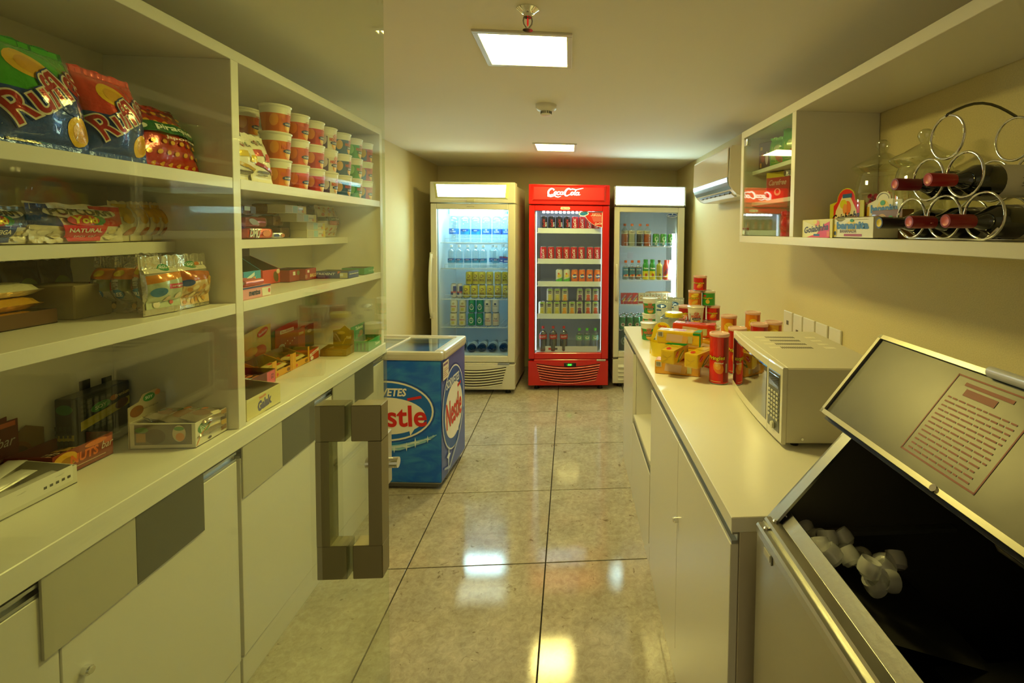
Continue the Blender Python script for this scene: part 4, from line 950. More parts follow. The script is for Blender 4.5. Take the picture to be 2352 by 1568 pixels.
def tray(name,label,w_,d,h,col,loc,rotz=0.,front=(),back=None,left=(),fh=None,inner=KRAFT,cat='box',group=None,backart=(),backlean=.0,backpts=None):
    "open display carton: low front, taller back card"
    t=thing(name,label,cat,loc,rotz,group); k=.0022; m1=M(col,.4) if isinstance(col,str) else col; mi=M(inner,.7); fh=fh or h
    b=MB(); b.box(-w_/2,-d/2,0,w_/2,d/2,k,mi)
    # walls: outer printed sheet and inner raw sheet
    def wall(x0,y0,x1,y1,za,zb):
        b.add([(x0,y0,0),(x1,y1,0),(x1,y1,zb),(x0,y0,za)],[(0,1,2,3)],m1)
        nx,ny=(y1-y0),-(x1-x0); l=math.hypot(nx,ny); nx,ny=-nx/l*k,-ny/l*k
        b.add([(x0+nx,y0+ny,0),(x1+nx,y1+ny,0),(x1+nx,y1+ny,zb),(x0+nx,y0+ny,za)],[(3,2,1,0)],mi)
        b.add([(x0,y0,za),(x1,y1,zb),(x1+nx,y1+ny,zb),(x0+nx,y0+ny,za)],[(0,1,2,3)],m1)
    wall(-w_/2,-d/2,w_/2,-d/2,fh,fh); wall(w_/2,-d/2,w_/2,d/2,fh,h); wall(w_/2,d/2,-w_/2,d/2,h,h); wall(-w_/2,d/2,-w_/2,-d/2,h,fh)
    b.build('tray_carton',t)
    if front or left:
        p=MB()
        if front: p.art(front,pf(-d/2-.0002),.00015)
        if left: p.art(left,plf(-w_/2-.0003),.0003)
        p.build('print',t)
    if back:
        bh,bcol=back; pts=backpts or [(-w_/2,0),(w_/2,0),(w_/2,bh),(-w_/2,bh)]
        T=Matrix.Translation((0,d/2+.004,0))@Matrix.Rotation(-backlean,4,'X')@Matrix(((1,0,0,0),(0,0,-1,0),(0,1,0,0),(0,0,0,1)))
        c=MB(); c.prism(pts,.002,M(bcol,.45),T); 
        if backart: c.art(backart,lambda a,b_,o: tuple(T@Vector((a,b_,.0021+o))),.00015)
        c.build('header_card',t)
    return t
def pillow_me(w_,h,d,m,items=(),name='bar',crimp=.006):
    "small flow-wrapped bar lying flat, long side along x, top faces +z"
    b=MB(); nu,nv=10,6; V=[];Fc=[]
    for s_ in (1,-1):
        o=len(V)
        for j in range(nv+1):
            for i in range(nu+1):
                u=2*i/nu-1; v=2*j/nv-1; e=(1-abs(u)**6)*(1-abs(v)**3)
                V.append((u*w_/2,v*h/2,(d/2+s_*d/2*max(0,e)**.6) if abs(v)<1 else d/2))
        for j in range(nv):
            for i in range(nu):
                a=o+j*(nu+1)+i; q=(a,a+1,a+nu+2,a+nu+1); Fc.append(q if s_>0 else tuple(reversed(q)))
    b.add(V,Fc,m,True)
    if items: b.art(items,lambda a,b_,o:(a,b_,d/2+d/2*max(0,(1-abs(2*a/w_)**6)*(1-min(1,abs(2*b_/h))**3))**.6+o),.0004,.02)
    return b.mesh(name)
# ================================================================ LEFT SHELVES, near bay
S1,S2,S3,SC=1.6285,1.4315,1.2415,.845
CH='f2c01c'
def chipbag(top,low,word='Ruffles'):
    return [('p',top,[(-.49,.45),(.49,.30),(.48,.985),(-.48,.985)]),('p',low,[(-.49,.01),(.49,.01),(.49,.34),(-.49,.50)]),
        ('e',CH,-.12,.70,.20,.13,-.5),('e','e0a418',-.10,.685,.15,.09,-.5),('e',CH,.30,.20,.17,.11,-.7),('e','e0a418',.31,.19,.12,.07,-.7),
        ('e','123a86',.24,.40,.17,.09),
        ('t','123a86',word,.0,.50,.98,.25,.1,.62,.085),('t','e6dcc4',word,.0,.50,.98,.25,.1,.62,.055),('t','a8141e',word,.0,.50,.98,.25,.1,.62,.012),
        ('r','d8d0b0',-.40,.045,-.06,.075)]
bagL('crisp_bag','dark green and blue crisp bag at the left edge of the top shelf','snack bag',-90,46,60,S1,-1.20,.07,FOIL('0c7a34'),chipbag('0f7034','123c84'),None,.10,seed=1,sealm=FOIL('0a5a28'))
bagL('crisp_bag','large green and blue crisp bag on the top left shelf','snack bag',48,262,122,S1,-1.045,.085,FOIL('14a03c',.16),chipbag('3cae28','0f4aa0'),None,.26,seed=2,sealm=FOIL('0c7c30'))
bagL('crisp_bag','red and blue crisp bag leaning beside the green crisp bag','snack bag',250,378,192,S1,-1.050,.075,FOIL('d83018',.18),chipbag('d83a22','17489a')[:-1]+[('t','e8dcc4','NOVO',.36,.66,.2,.035)],None,.20,seed=3,sealm=FOIL('b82818'))
pn=[('p','b01c14',[(-.48,.02),(.48,.02),(.48,.98),(-.48,.98)])]
random.seed(11)
for j in range(7):
    for i in range(7):
        if j in (3,): continue
        pn.append(('e','dca020',-.40+.13*i+(.06 if j%2 else 0),.08+.135*j,.036,.028,.3))
pn+=[('r','0f5a2c',-.49,.46,.49,.60),('t','e8efe0','piraque',.08,.53,.60,.09,0,0,.03),('e','e8efe0',-.36,.53,.055,.035),('t','f0dcd0','Japones',.1,.40,.5,.05,0,0,.02)]
bagL('peanut_bag','red peanut bag with yellow nuts and a green band on the top left shelf','snack bag',356,494,262,S1,-1.075,.07,FOIL('a81810',.22),pn,None,.42,seed=4)
# second shelf: popcorn and yellow bags
def popc(c1,c2,word2):
    it=[('p','e6ddc4',[(-.49,.03),(.49,.03),(.49,.97),(-.49,.97)]),('p',c1,[(-.49,.45),(-.2,.40),(-.30,.97),(-.49,.97)]),('p',c2,[(.12,.97),(.49,.97),(.49,.42),(.22,.42)])]
    random.seed(5)
    for k in range(20):
        s_=-1 if k%2 else 1; x=s_*random.uniform(.18,.47); it.append(('e',random.choice(['ece0bc','e2d09c','f0e8cc']),x,random.uniform(.04,.10+.36*abs(x)/.48),.050,.055))
    it+=[('e','efe8d4',0,.74,.38,.15),('t','1c2434','POPCORN',.0,.75,.64,.16,0,0,.04),
        ('e','3a8a34',.13,.56,.09,.11),('e','d84818',-.02,.56,.17,.12),('t','f2d820','Yoki',-.01,.56,.25,.14,0,0,.05),
        ('p','d82020' if word2[0]=='N' else '1c3a7c',[(-.24,.44),(.24,.44),(.18,.03),(-.16,.03)]),('t','f2ece0',word2,.0,.33,.34,.08,0,0,.03),('t','f2ece0','sem sal',.0,.22,.22,.05)]
    return it
bagL('popcorn_bag','blue microwave popcorn bag at left end of the second shelf','snack bag',-120,92,472,S2,-1.21,.030,M('e4dcc4',.3,coat=.4),popc('1c3474','5a6478','MANTEIGA'),None,.10,seed=5)
bagL('popcorn_bag','red and white popcorn bag with NATURAL lettering on the second shelf','snack bag',84,300,472,S2,-1.205,.030,M('e8dfc8',.3,coat=.4),popc('1c3c84','d83a28','NATURAL'),None,.10,seed=6)
for i,(a,c_,nn) in enumerate(((278,338,'nearest, half behind the popcorn'),(322,362,'second'),(350,384,'third'),(372,402,'farthest'))):
    bagL('snack_bag',f'cream and yellow snack bag on the second shelf, {nn} of four','snack bag',a,c_,466+i,S2,-1.225+.003*i,.045,M('d8cfae',.3,0,.5,0,.4,20),
      [('p','d8b428',[(-.4,.6),(.1,.6),(.2,.93),(-.4,.93)]),('e','d8b020',-.05,.55,.2,.12),('e','c07830',.1,.25,.22,.10,.4),('p','e8e0c8',[(.2,.05),(.42,.05),(.42,.95),(.28,.95)])],'cream and yellow snack bags',.06,seed=7+i)
# third shelf: gold packs in a carton, silver cookie bags
ya,yb=.74,1.245
gpk=[pillow_me(.125,.095,.033,FOIL(c_,.2,.25,.9),[('r','7a1c10',-.05,-.03,-.01,.03),('e','d8cfa0',.025,0,.025,.02),('e','3a8a30',.0,.025,.02,.008)],'wrapper') for c_ in ('c08420','e0aa30','f0e8c4')]
tray('snack_tray','brown carton holding gold snack packs on the third left shelf',yb-ya,.135,.035,'5a3418',(-1.235-.0675,(ya+yb)/2,S3),PI/2,front=[('e','c86a28',.02,.016,.018,.010),('e','6a8a30',.06,.016,.012,.008),('r','d8c8a0',-.12,.010,-.04,.02)],inner='3a2a18')
for j in range(3):
    for i in range(3):
        if j==2 and i==2: continue
        y_=yb-.075-.135*i
        t=thing('wrapped_snack_pack',f"glossy gold wrapped pack, {['bottom','middle','top'][j]} layer, {['farthest','middle','nearest'][i]} stack in brown carton",'snack',(-1.295,y_,S3+.0035+.032*j),PI/2,'gold packs in the brown carton')
        o=bpy.data.objects.new('wrapper',gpk[j]); C.objects.link(o); o.parent=t
        pass
pack('carton_box','plain kraft carton behind the silver snack bags','box',.10,.14,.085,'8a7a52',(-1.295,1.325,S3),PI/2,rough=.7)
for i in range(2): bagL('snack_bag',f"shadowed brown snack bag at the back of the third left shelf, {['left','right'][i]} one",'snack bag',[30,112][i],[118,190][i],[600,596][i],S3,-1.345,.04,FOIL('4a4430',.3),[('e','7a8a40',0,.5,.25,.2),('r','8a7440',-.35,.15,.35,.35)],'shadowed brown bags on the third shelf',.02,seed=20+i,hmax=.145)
silver=FOIL('c9c6b4',.16,.75,.55)
def cookie(n):
    if n<3: return [('p','d88020',[(-.40,.80),(.40,.78),(.40,.60),(-.40,.63)]),('r','6a7030',-.2,.40,.40,.60),('p','c8c8b4',[(-.30,.60),(.02,.60),(.08,.30),(-.24,.30)]),('r','c82c3c',-.42,.42,-.26,.56),('t','5a5a40','NUTS',-.10,.50,.34,.10,0,PI/2,.03),('e','e8d028',-.02,.70,.20,.05),
        ('e','1f7ab0',-.02,.36,.20,.085),('t','e8f0f0','FREE',-.02,.36,.28,.06,0,0,.03),('t','8a8a78','Cookies',.08,.19,.14,.20,0,.0,.0),('e','c8a050',.28,.12,.10,.05)]
    if n==3: return [('r','dcd4c0',-.44,.70,.44,.80),('e','1f8a44',.06,.79,.15,.065),('t','eaf4e4','GOOD',.06,.81,.18,.035,0,0,.03),('t','eaf4e4','SOY',.06,.775,.14,.035,0,0,.03),('p','d88828',[(-.44,.66),(.44,.70),(.44,.60),(-.44,.52)]),('p','bcc8a8',[(-.44,.10),(.44,.10),(.44,.60),(-.44,.52)]),('r','d84860',-.05,.42,.44,.50),('t','f0e8e0','original',.2,.46,.36,.04,0,0,.02),('e','1f7ab0',-.25,.38,.16,.075),('e','d8b8a0',.0,.26,.07,.05),('e','e8d8c0',.25,.30,.08,.05),('e','d85a50',.18,.18,.05,.035),('e','e8dcc4',-.2,.17,.09,.06)]
    return [('r','dcd4c0',-.44,.70,.44,.84),('e','1f8a44',-.02,.80,.17,.070),('t','eaf4e4','GOOD',-.02,.82,.2,.035,0,0,.03),('t','eaf4e4','SOY',-.02,.785,.16,.035,0,0,.03),('e','d8802c',.20,.81,.07,.04),('p','b8601c',[(-.46,.70),(.44,.64),(.44,.50),(-.40,.46)]),('p','e0c088',[(-.46,.06),(.46,.06),(.46,.52),(-.40,.48)]),('e','1c4a9a',-.33,.47,.13,.06),('e','d8a030',.3,.48,.14,.08)]+[('e',['c88838','ecd4a0','e0a850'][k%3],-.3+.11*(k%6),.12+.12*(k//6)+.03*(k%2),.06,.035,.5*k) for k in range(17)]
CBG='silver cookie bags'
for i in range(3):
    hh=[.150,.152,.160][i]; it=[]
    for q in cookie(0):
        if q[0]=='t': it.append((q[0],q[1],q[2],q[3]*.056,q[4]*hh,q[5]*.056,q[6]*hh)+tuple(q[7:]))
        elif q[0]=='p': it.append((q[0],q[1],[(u*.056,v*hh) for u,v in q[2]]))
        else: it.append((q[0],q[1],q[2]*.056,q[3]*hh,q[4]*.056,q[5]*hh)+tuple(q[6:]))
    bag('cookie_bag',f"silver cookie bag with blue circle, {['rear','middle','front'][i]} one of three seen edge-on, third left shelf",'snack bag',.060,hh,.075,silver,it,(-1.236+.056*i,1.375-.006*i,S3+.002),.10,.02,CBG,FOIL('dcd9c8',.12,.9,.8),.03,.008,31+i)
bagL('cookie_bag','silver cookie bag with green oval and pale green front on the third left shelf','snack bag',368,438,587,S3,-1.056,.055,silver,cookie(3),CBG,.08,turn=.10,seed=34,sealm=FOIL('dcd9c8',.12,.9,.8),crimp=.035,wk=1.1)
bagL('cookie_bag','silver cookie bag with orange and tan front beside the divider','snack bag',434,506,583,S3,-1.060,.055,silver,cookie(4),CBG,.08,turn=.0,seed=35,sealm=FOIL('dcd9c8',.12,.9,.8),crimp=.035,wk=1.0)
# ---- worktop, near bay
def onL(pxl,pxr,xf,z=SC):
    ya,yb=yat(pxl,xf,z),yat(pxr,xf,z); return (ya+yb)/2,yb-ya
barm=FOIL('dcd8cc',.35,.15,.3)
# white tray with silver bars at the very front
yc,wd=1.06,.37
tray('bar_tray','white tray of silver wrapped bars nearest the viewer on the left worktop',wd,.13,.060,'dcd8c8',(-1.205-.065,yc,SC),PI/2,front=[('r','e8e4d8',-wd/2+.01,.012,wd/2-.01,.05)]+[('r','3a3830',wd/2-.075+.013*k,.022,wd/2-.068+.013*k,.028) for k in range(5)]+[('r','a04070',wd/2-.26,.038,wd/2-.235,.045)],fh=.045,inner='c4bea8')
bm1=pillow_me(.15,.036,.016,barm,[('r','c87828',-.05,-.010,.0,.004),('r','a84070',-.065,-.012,-.055,.010)])
for k in range(6):
    solo('cereal_bar',bm1,(-1.235-.028*(k%3),yc+wd/2-.10-.06*(k//3)-.02*(k%2),SC+.024+.015*(k%3)),f"silver wrapped bar, {['lowest','middle','uppermost'][k%3]} of the {['farther','nearer'][k//3]} pile in the white tray",'bar','silver bars in the white tray',rot=(.1,-.14,PI/2+.22*((k%3)-1)))
# red-brown nut bar tray and its tall card
yc,wd=1.325,.155
NB='8a2c14'
tray('bar_tray','red brown nut bar tray with tall printed header card on the left worktop',wd,.11,.062,NB,(-1.262-.055,yc,SC),PI/2,
   front=[('e','e0a828',-wd/2+.03,.040,.030,.020),('e','b07818',-wd/2+.035,.034,.018,.012),('t','e8702c','NUTS',.0,.034,.070,.022,.1,0,.04),('t','e8dcc8','bar',.062,.038,.03,.020,.3,0,.0),('r','c85a34',wd/2-.025,.040,wd/2-.004,.055),('e','e07838',.03,.054,.03,.007),('r','c89878',-.03,.012,.055,.015)],
   back=(.16,'6a1c10'),backpts=[(-wd/2-.10,0),(-.06,0),(-.042,.03),(-.042,.150),(-.065,.150),(-.065,.162),(-wd/2-.10,.150)],
   backart=[('t','c8581c','NUTS',-wd/2-.045,.085,.06,.028,0,0,.04),('t','d8ccb8','bar',-.067,.10,.035,.024,.3),('r','c85a34',-.085,.135,-.048,.147),('r','8a6a58',-wd/2-.08,.055,-.06,.062)],inner='7a3018')
nb=pillow_me(.13,.034,.014,FOIL('6a1c14',.25,.4,.4),[('r','d8a028',.02,-.012,.055,.012),('t','e8c8a0','NUTS',-.02,0,.05,.014,0,0,.03)])
for k in range(5): solo('nut_bar',nb,(-1.278-.018*k,yc+.0,SC+.004+.003*(k%2)+.014*(k>2)),f'red brown nut bar, {nth(k)} from the front of the red brown tray','bar','nut bars in the red brown tray',rotz=PI/2+.03*k)
# small cookie card and black cookie box at the back
yc,wd=1.27,.1
t=thing('cookie_card','standing cookie shaped card with round brown biscuits at the back of the worktop','card',(-1.385,yc+.02,SC),PI/2)
b=MB(); T=Matrix(((1,0,0,0),(0,0,-1,0),(0,1,0,0),(0,0,0,1)))
b.prism([(-.06,0),(.06,0),(.06,.10),(.02,.12),(-.06,.07)],.002,M('8a6a38',.6),T); b.art([('e','8a5420',-.01,.055,.040,.032),('e','5e3614',-.005,.055,.026,.020),('e','9a6428',-.035,.03,.02,.016)],pf(-.0023)); b.build('card',t)
yc,wd=1.455,.17
pack('cookie_box','black cookie carton with yellow band and green oval at the back','box',wd,.05,.165,'15170f',(-1.355,yc,SC),PI/2+.04,
  front=[('p','c8b820',[(-wd/2+.015,.070),(wd/2-.002,.095),(wd/2-.002,.120),(-wd/2+.015,.095)]),('e','2f8a34',-.01,.120,.030,.013,.1),('t','cfe0b0','SOY',-.01,.120,.035,.010,0,.1,.02),('e','c87828',.03,.130,.012,.008),('t','d8c878','Premium',.058,.134,.045,.010,0,.1,.02),('e','6a3c14',.055,.105,.022,.014,.2),('r','3a4a30',-.03,.020,.05,.024)],
  left=[('e','256a2c',0,.135,.020,.014),('r','b8a820',-.022,.05,.022,.066)]+[('r','2c3a2c',-.021+.011*(k%4),.02+.020*(k//4),-.014+.011*(k%4),.032+.020*(k//4)) for k in range(16)])
for k,dy in enumerate((-.01,.055)):
    pack('card_flap',['left torn black flap above the black cookie carton','right torn black flap above the black cookie carton'][k],'flap',.030,.0025,.188 if k==0 else .178,'15170f',(-1.388,yc+dy+.02,SC),PI/2,bev=.0005)
yc,wd=1.487,.125
tray('cookie_tray','white cookie tray with green oval and open side beside the divider',wd,.175,.075,'e2dcc8',(-1.062-.0875,yc,SC),PI/2,
   front=[('e','2f8a3c',-.030,.050,.024,.016,.15),('t','eaf4e0','GOOD',-.030,.055,.032,.009,0,.15,.03),('t','eaf4e0','SOY',-.030,.044,.026,.009,0,.15,.03),('e','d87828',-.004,.062,.008,.008),('l','d87828',[(-.060,.006),(-.04,.034),(.0,.056),(.03,.066)],.003),('t','6a5a40','Cookies integrais',.006,.034,.046,.007,0,.12,0),('t','6a5a40','de Soja',.0,.024,.026,.007,0,.12,0),('e','3a3028',-.01,.010,.007,.004)]+[('r',['7a5020','c8a030','4a3018','a87830'][k],.036,.010+.016*k,.058,.024+.016*k) for k in range(4)],
   left=[('r','6a5a44',-.075,.012,.078,.070),('e','4a3420',-.02,.036,.028,.022),('r','b0843c',-.07,.020,-.045,.045),('e','5a8a3c',-.055,.055,.018,.008),('e','d8c8a0',.045,.044,.018,.024),('e','5a9a4c',.045,.058,.014,.006),('e','e0902c',.048,.034,.012,.012)],fh=.072,
   back=(.13,'b8a888'),backart=[('e','2f8a3c',.005,.128,.020,.012),('t','eaf4e0','SOY',.005,.128,.024,.008,0,0,.03),('e','8a5420',-.036,.100,.022,.016),('e','d8802c',.034,.134,.010,.008),('t','6a5a40','Cookies integrais',.0,.100,.07,.007)],backpts=[(-wd/2,0),(wd/2,0),(wd/2,.125),(.045,.128),(.034,.146),(-.015,.142),(-.03,.124),(-wd/2,.118)],backlean=.0,inner='a89870')
pk=pillow_me(.095,.075,.03,M('8a7a60',.15,.2,.7,0,.5,25),[('e','6a4420',-.01,0,.026,.020),('e','d87828',.025,.018,.012,.008),('e','3a8a3c',.02,.028,.018,.007),('r','d8c8a0',.0,-.03,.035,-.016)])
for k in range(6):
    solo('wrapped_cookie',pk,(-1.095-.050*(k//2),yc-.006+.012*(k%2),SC+.022+.030*(k%2)),f"clear wrapped brown cookie, {nth(k//2)} from the aisle, {['lower','upper'][k%2]} one in the white tray",'cookie','wrapped cookies in the white tray',rot=(.25,.1*(k%3),PI/2+.1*(k%3-1)))
# ================================================================ LEFT SHELVES, far bay
# cup noodles
def cup(label,loc,rz,col,c2,fig,group,r=.048,h=.098,cat='cup'):
    t=thing('noodle_cup',label,cat,loc,rz,group)
    R=lambda z:r*(.77+.20*max(0,min(1,z/h)))
    b=MB(); b.lathe([(.0,.0),(R(0),.0),(R(h*.02),.002),(R(h*.66),h*.66)],M(col,.4),28,caps=False); 
    b.lathe([(R(h*.66),h*.66),(R(h*.93),h*.93)],M('e6e2d4',.4),28,caps=False); b.build('cup_body',t)
    b=MB(); b.lathe([(R(h*.90)+.0006,h*.90),(r*1.0,h*.93),(r*1.02,h*.965),(r*1.0,h*.985),(r*.93,h),(.0,h-.001)],M('ebe8dc',.25,coat=.3),28,caps=False)
    b.build('lid',t)
    p=MB(); a0=0
    p.art([('p',c2,[(-.062,.004),(-.018,.004),(-.020,h*.58),(-.062,h*.62)]),('e',fig,-.036,h*.42,.014,.022),('e','e0a040',.020,h*.20,.020,.017),('e','f0c060',.020,h*.20,.013,.011),
           ('t','d8604c','CUP',.018,h*.60,.026,h*.13,0,.0,.05),('t','d8604c','NOODLES',.014,h*.45,.052,h*.13,0,.0,.05),('e','2c3a70' if c2!='2c8a3c' else '1c5a2c',.018,h*.31,.026,.008,.05),('t','f0ece0','GALINHA',.018,h*.31,.036,.006,0,.05,.02),('r','c83a34',.008,h*.70,.028,h*.715)],pc(lambda z:R(z)+.0002),.0002,.007)
    p.build('printed_label',t); return t
types=[('d87024','c86018','e09030'),('d8582c','b84818','e07828'),('c83a3c','a82c30','e08a40'),('d8d0c4','5a4878','d8d0e0'),('2c5a8c','2c5a8c','e0b070'),('3a9a48','2c8a3c','8ac880'),('b8386a','2c5aa0','d0a048')]
nmz=['orange','red orange','red','purple and white','blue','green','magenta and blue']
cpx=[633,684,719,752,782,811,839]; tier=['bottom','middle','top']
protos={}
cyy=[1.869,2.014,2.129,2.25,2.373,2.506,2.628]
for i,px in enumerate(cpx):
    x=-1.10 if i==0 else -1.105-.012*(i%2)
    x=-1.088-.004*(i%2); y_=cyy[i]
    for j in range(3):
        lab=f'{nmz[i]} noodle cup, {tier[j]} tier, {nth(i)} from the divider, top shelf'
        g_='noodle cups on the left top shelf'; rz=PI/2-.40+.07*math.sin(i*3+j)
        loc=(x+.002*math.sin(5*i+j),y_,S1+.0985*j)
        if i not in protos: protos[i]=cup(lab,loc,rz,types[i][0],types[i][1],types[i][2],g_,r=.052 if i==0 else .047)
        else: dup(protos[i],loc,rz,lab,g_)
dup(protos[0],(-1.235,1.93,S1+.0985*2),PI/2-.3,'orange noodle cup on top of the rear stack beside the divider','noodle cups on the left top shelf')
dup(protos[0],(-1.235,1.93,S1+.0985),PI/2-.3,'orange noodle cup in the middle of the rear stack beside the divider','noodle cups on the left top shelf')
dup(protos[0],(-1.235,1.93,S1),PI/2-.3,'orange noodle cup at the bottom of the rear stack beside the divider','noodle cups on the left top shelf')
eq=lambda c1,c2:[('t','4a4438','eQlibri',0,.80,.55,.10,.2,0,.0),('t','b02838','Q',-.10,.80,.12,.13,.2,0,.02),('e','3a9a4c',.20,.88,.06,.02),('p',c1,[(-.45,.50),(.0,.52),(.0,.66),(-.45,.64)]),('p','e8e0d0',[(-.02,.56),(.24,.40),(.28,.46),(.02,.62)]),('p',c1,[(.02,.42),(.44,.42),(.44,.60),(.10,.58)]),('p',c2,[(-.45,.34),(.30,.28),(.42,.20),(.40,.26),(-.45,.42)]),('e','e09040',.36,.22,.07,.05),('r','6a6250',-.30,.18,.22,.22),('r','8a8270',-.30,.14,.16,.155)]
bagL('cracker_bag','white cracker bag with yellow bands against the divider on the far top shelf','snack bag',548,612,322,S1,-1.045,.05,M('e6e0cc',.35,0,.4,0,.25,18),eq('e0c020','c8a010'),'white cracker bags',.10,seed=51,hmax=.2)
bagL('cracker_bag','white cracker bag with red bands in front of the noodle cups','snack bag',598,645,322,S1,-1.035,.045,M('e6e0cc',.35,0,.4,0,.25,18),eq('c04848','a83038'),'white cracker bags',.22,seed=52,hmax=.19)
# second shelf
for k,(px,pyc,lab) in enumerate(((575,0,'red biscuit roll packet lying at the front left of the far second shelf'),(572,1,'pink wrapped biscuit packet lying on the red packet, far second shelf'),(568,2,'dark wrapped packet on top of the pink packets, far second shelf'))):
    y_=yat([590,585,572][k],-1.24,S2+.03)
    t=thing('biscuit_packet',lab,'biscuits',(-1.245-.004*k,y_,S2+.001+.044*k),PI/2)
    m_=[FOIL('d8401c',.3,.2,.3),FOIL('b84848',.2,.3,.4),FOIL('5a3040',.2,.4,.4)][k]
    MB().box([-.085,-.075,-.05][k],-.026,0,[.075,.060,.03][k],.026,.043,m_,.018).build('wrapper',t)
    p=MB(); p.art([[('t','14285a','DMU',-.045,.021,.055,.030,.1,-.1,.08),('t','f0ece0','DMU',-.045,.021,.055,.030,.1,-.1,.03),('e','e88838',.025,.021,.026,.013)],[('e','d8d8d8',-.03,.020,.03,.012,-.3),('r','b02838',-.06,.006,-.01,.010)],[('r','c8e0e0',-.045,.020,-.012,.036),('r','2a2840',-.01,.010,.02,.036)]][k],pf(-.0265),.0005); p.build('print',t)
y_=yat(622,-1.25,S2)
t=thing('biscuit_packet','small blue and white biscuit packet between red packets and cracker cartons','biscuits',(-1.25,y_+.02,S2+.001),PI/2); MB().box(-.05,-.025,0,.035,.025,.024,FOIL('c8c4c8',.2,.4,.4),.01).build('wrapper',t)
p=MB(); p.art([('r','2a4a98',-.04,.006,-.005,.018),('e','c87828',.02,.012,.012,.008)],pf(-.0255),.0005); p.build('print',t)
for k in range(3):
    t=thing('biscuit_packet',f"amber wrapped biscuit packet, {['lowest','middle','highest'][k]} of the dark rear stack on the far second shelf",'biscuits',(-1.315,yat([640,625,612][k],-1.31,S2+.04),S2+.001+.05*k),PI/2,'amber packets'); MB().box(-.04,-.035,0,.04,.035,.048,FOIL('8a5a1c',.22,.5,.5),.015).build('wrapper',t)
for j in range(4):
    y0_,y1_=yat([692,692,664,641][j],-1.213,S2+.02+.036*j),yat([747,746,726,703][j],-1.213,S2+.02+.036*j)
    w_=.165; yc=y1_-w_/2
    pack('cracker_carton',f"pale cracker carton with blue and yellow print, {['lowest','second','third','topmost'][j]} of the stack",'box',w_,.075,.0355,'dcd6b8',(-1.212-.0375,yc,S2+.0005+.036*j),PI/2,group='pale cracker cartons',bev=.0012,
      front=[('r','9cc4c4',.0-.025,.003,.012,.033),('r','b8b49c',-.08,.003,-.03,.033),('t','3a4a50','Jasmine',.035,.018,.035,.010,.2),('p','d8c040',[(.05,.003),(.08,.003),(.08,.033),(.060,.033)]),('r','d88828',.045,.006,.060,.016)])
def foodbag(lab,pxl,pxr,pyt,seed):
    it=[('p','dcd0b4',[(-.46,.03),(.46,.03),(.46,.95),(-.46,.95)])]
    for j in range(5):
        for i in range(4):
            it.append(('e',['c05a50','d0a048'][(i+j)%2],-.34+.23*i+(.1 if j%2 else 0),[.12,.26,.72,.82,.92][j]-.02,.055,.045,.6))
    it+=[('r','34402c',-.48,.50,.48,.62),('t','c8d0b8','piraque',.12,.56,.44,.07,0,0,.02),('r','c04a40',-.2,.38,.48,.50),('t','e8a898','presuntinho',.15,.44,.5,.05)]
    return bagL('snack_bag',lab,'snack bag',pxl,pxr,pyt+2,S2,-1.215,.07,M('d8ccb0',.25,0,.5,0,.4,22),it,'patterned snack bags',.06,seed=seed,hmax=.158)
foodbag('patterned cream snack bag with dark band at the end of the far second shelf',745,789,474,61)
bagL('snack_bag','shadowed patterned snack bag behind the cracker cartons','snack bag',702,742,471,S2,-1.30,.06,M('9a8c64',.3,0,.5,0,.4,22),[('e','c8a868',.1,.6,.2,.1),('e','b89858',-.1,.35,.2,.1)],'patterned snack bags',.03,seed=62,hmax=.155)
# third shelf, far bay
yc,wd=onL(556,622,-1.045,S3)
pack('sweets_box','pink and white sweets box with dark lettering on the far third shelf','box',wd,.10,.040,'e89098',(-1.045-.05,yc,S3),PI/2,bev=.001,front=[('r','eaa0a8',-wd/2+.001,.002,wd/2-.001,.030),('r','24408c',-wd/2,.034,wd/2,.0395),('t','1c3050','mentos',-.012,.018,.055,.014,0,0,.05),('p','ece6dc',[(.028,.002),(wd/2-.001,.002),(wd/2-.001,.030),(.024,.030)]),('e','d84848',wd/2-.010,.018,.006,.008)])
rl=MB(); rl.cyl((-.045,0,.011),(.045,0,.011),.011,FOIL('d86a78',.25,.4,.4),12); rl.cyl((-.048,0,.011),(-.045,0,.011),.006,CANTOP,12); rl=rl.mesh('roll')
for k in range(3): solo('sweets_roll',rl,(-1.06-.025*k,yc,S3+.0405),f'pink wrapped sweets roll, {nth(k)} from the front on the pink box','sweets','pink rolls on the pink box',rotz=PI/2)
yc,wd=1.80,.10
tray('gum_box','turquoise gum box with cut-out front on the far third shelf',wd+.01,.07,.125,'2a9cc0',(-1.14-.035,yc,S3),PI/2,fh=.078,front=[('p','dce8e8',[(-.03,.040),(.02,.062),(.02,.074),(-.03,.052)]),('e','e8903c',.018,.052,.008,.006),('e','e8903c',.028,.040,.006,.005),('l','cfe4e8',[(-.02,.01),(.03,.06)],.001),('l','cfe4e8',[(-.01,.008),(.03,.05)],.001),('r','1c2c50',-wd/2-.004,.004,-wd/2+.010,.078)],inner='2a4a50')
yc,wd=2.095,.085
tray('sweets_box','tall orange red display box with scooped front on the far third shelf',wd+.03,.12,.115,'d84018',(-1.245-.06,yc+.0,S3),PI/2,fh=.060,front=[('e','6a5a28',.03,.028,.016,.024,.4),('e','e8d8c0',.045,.050,.012,.010)],inner='4a2c1c',back=(.15,'4a2018'))
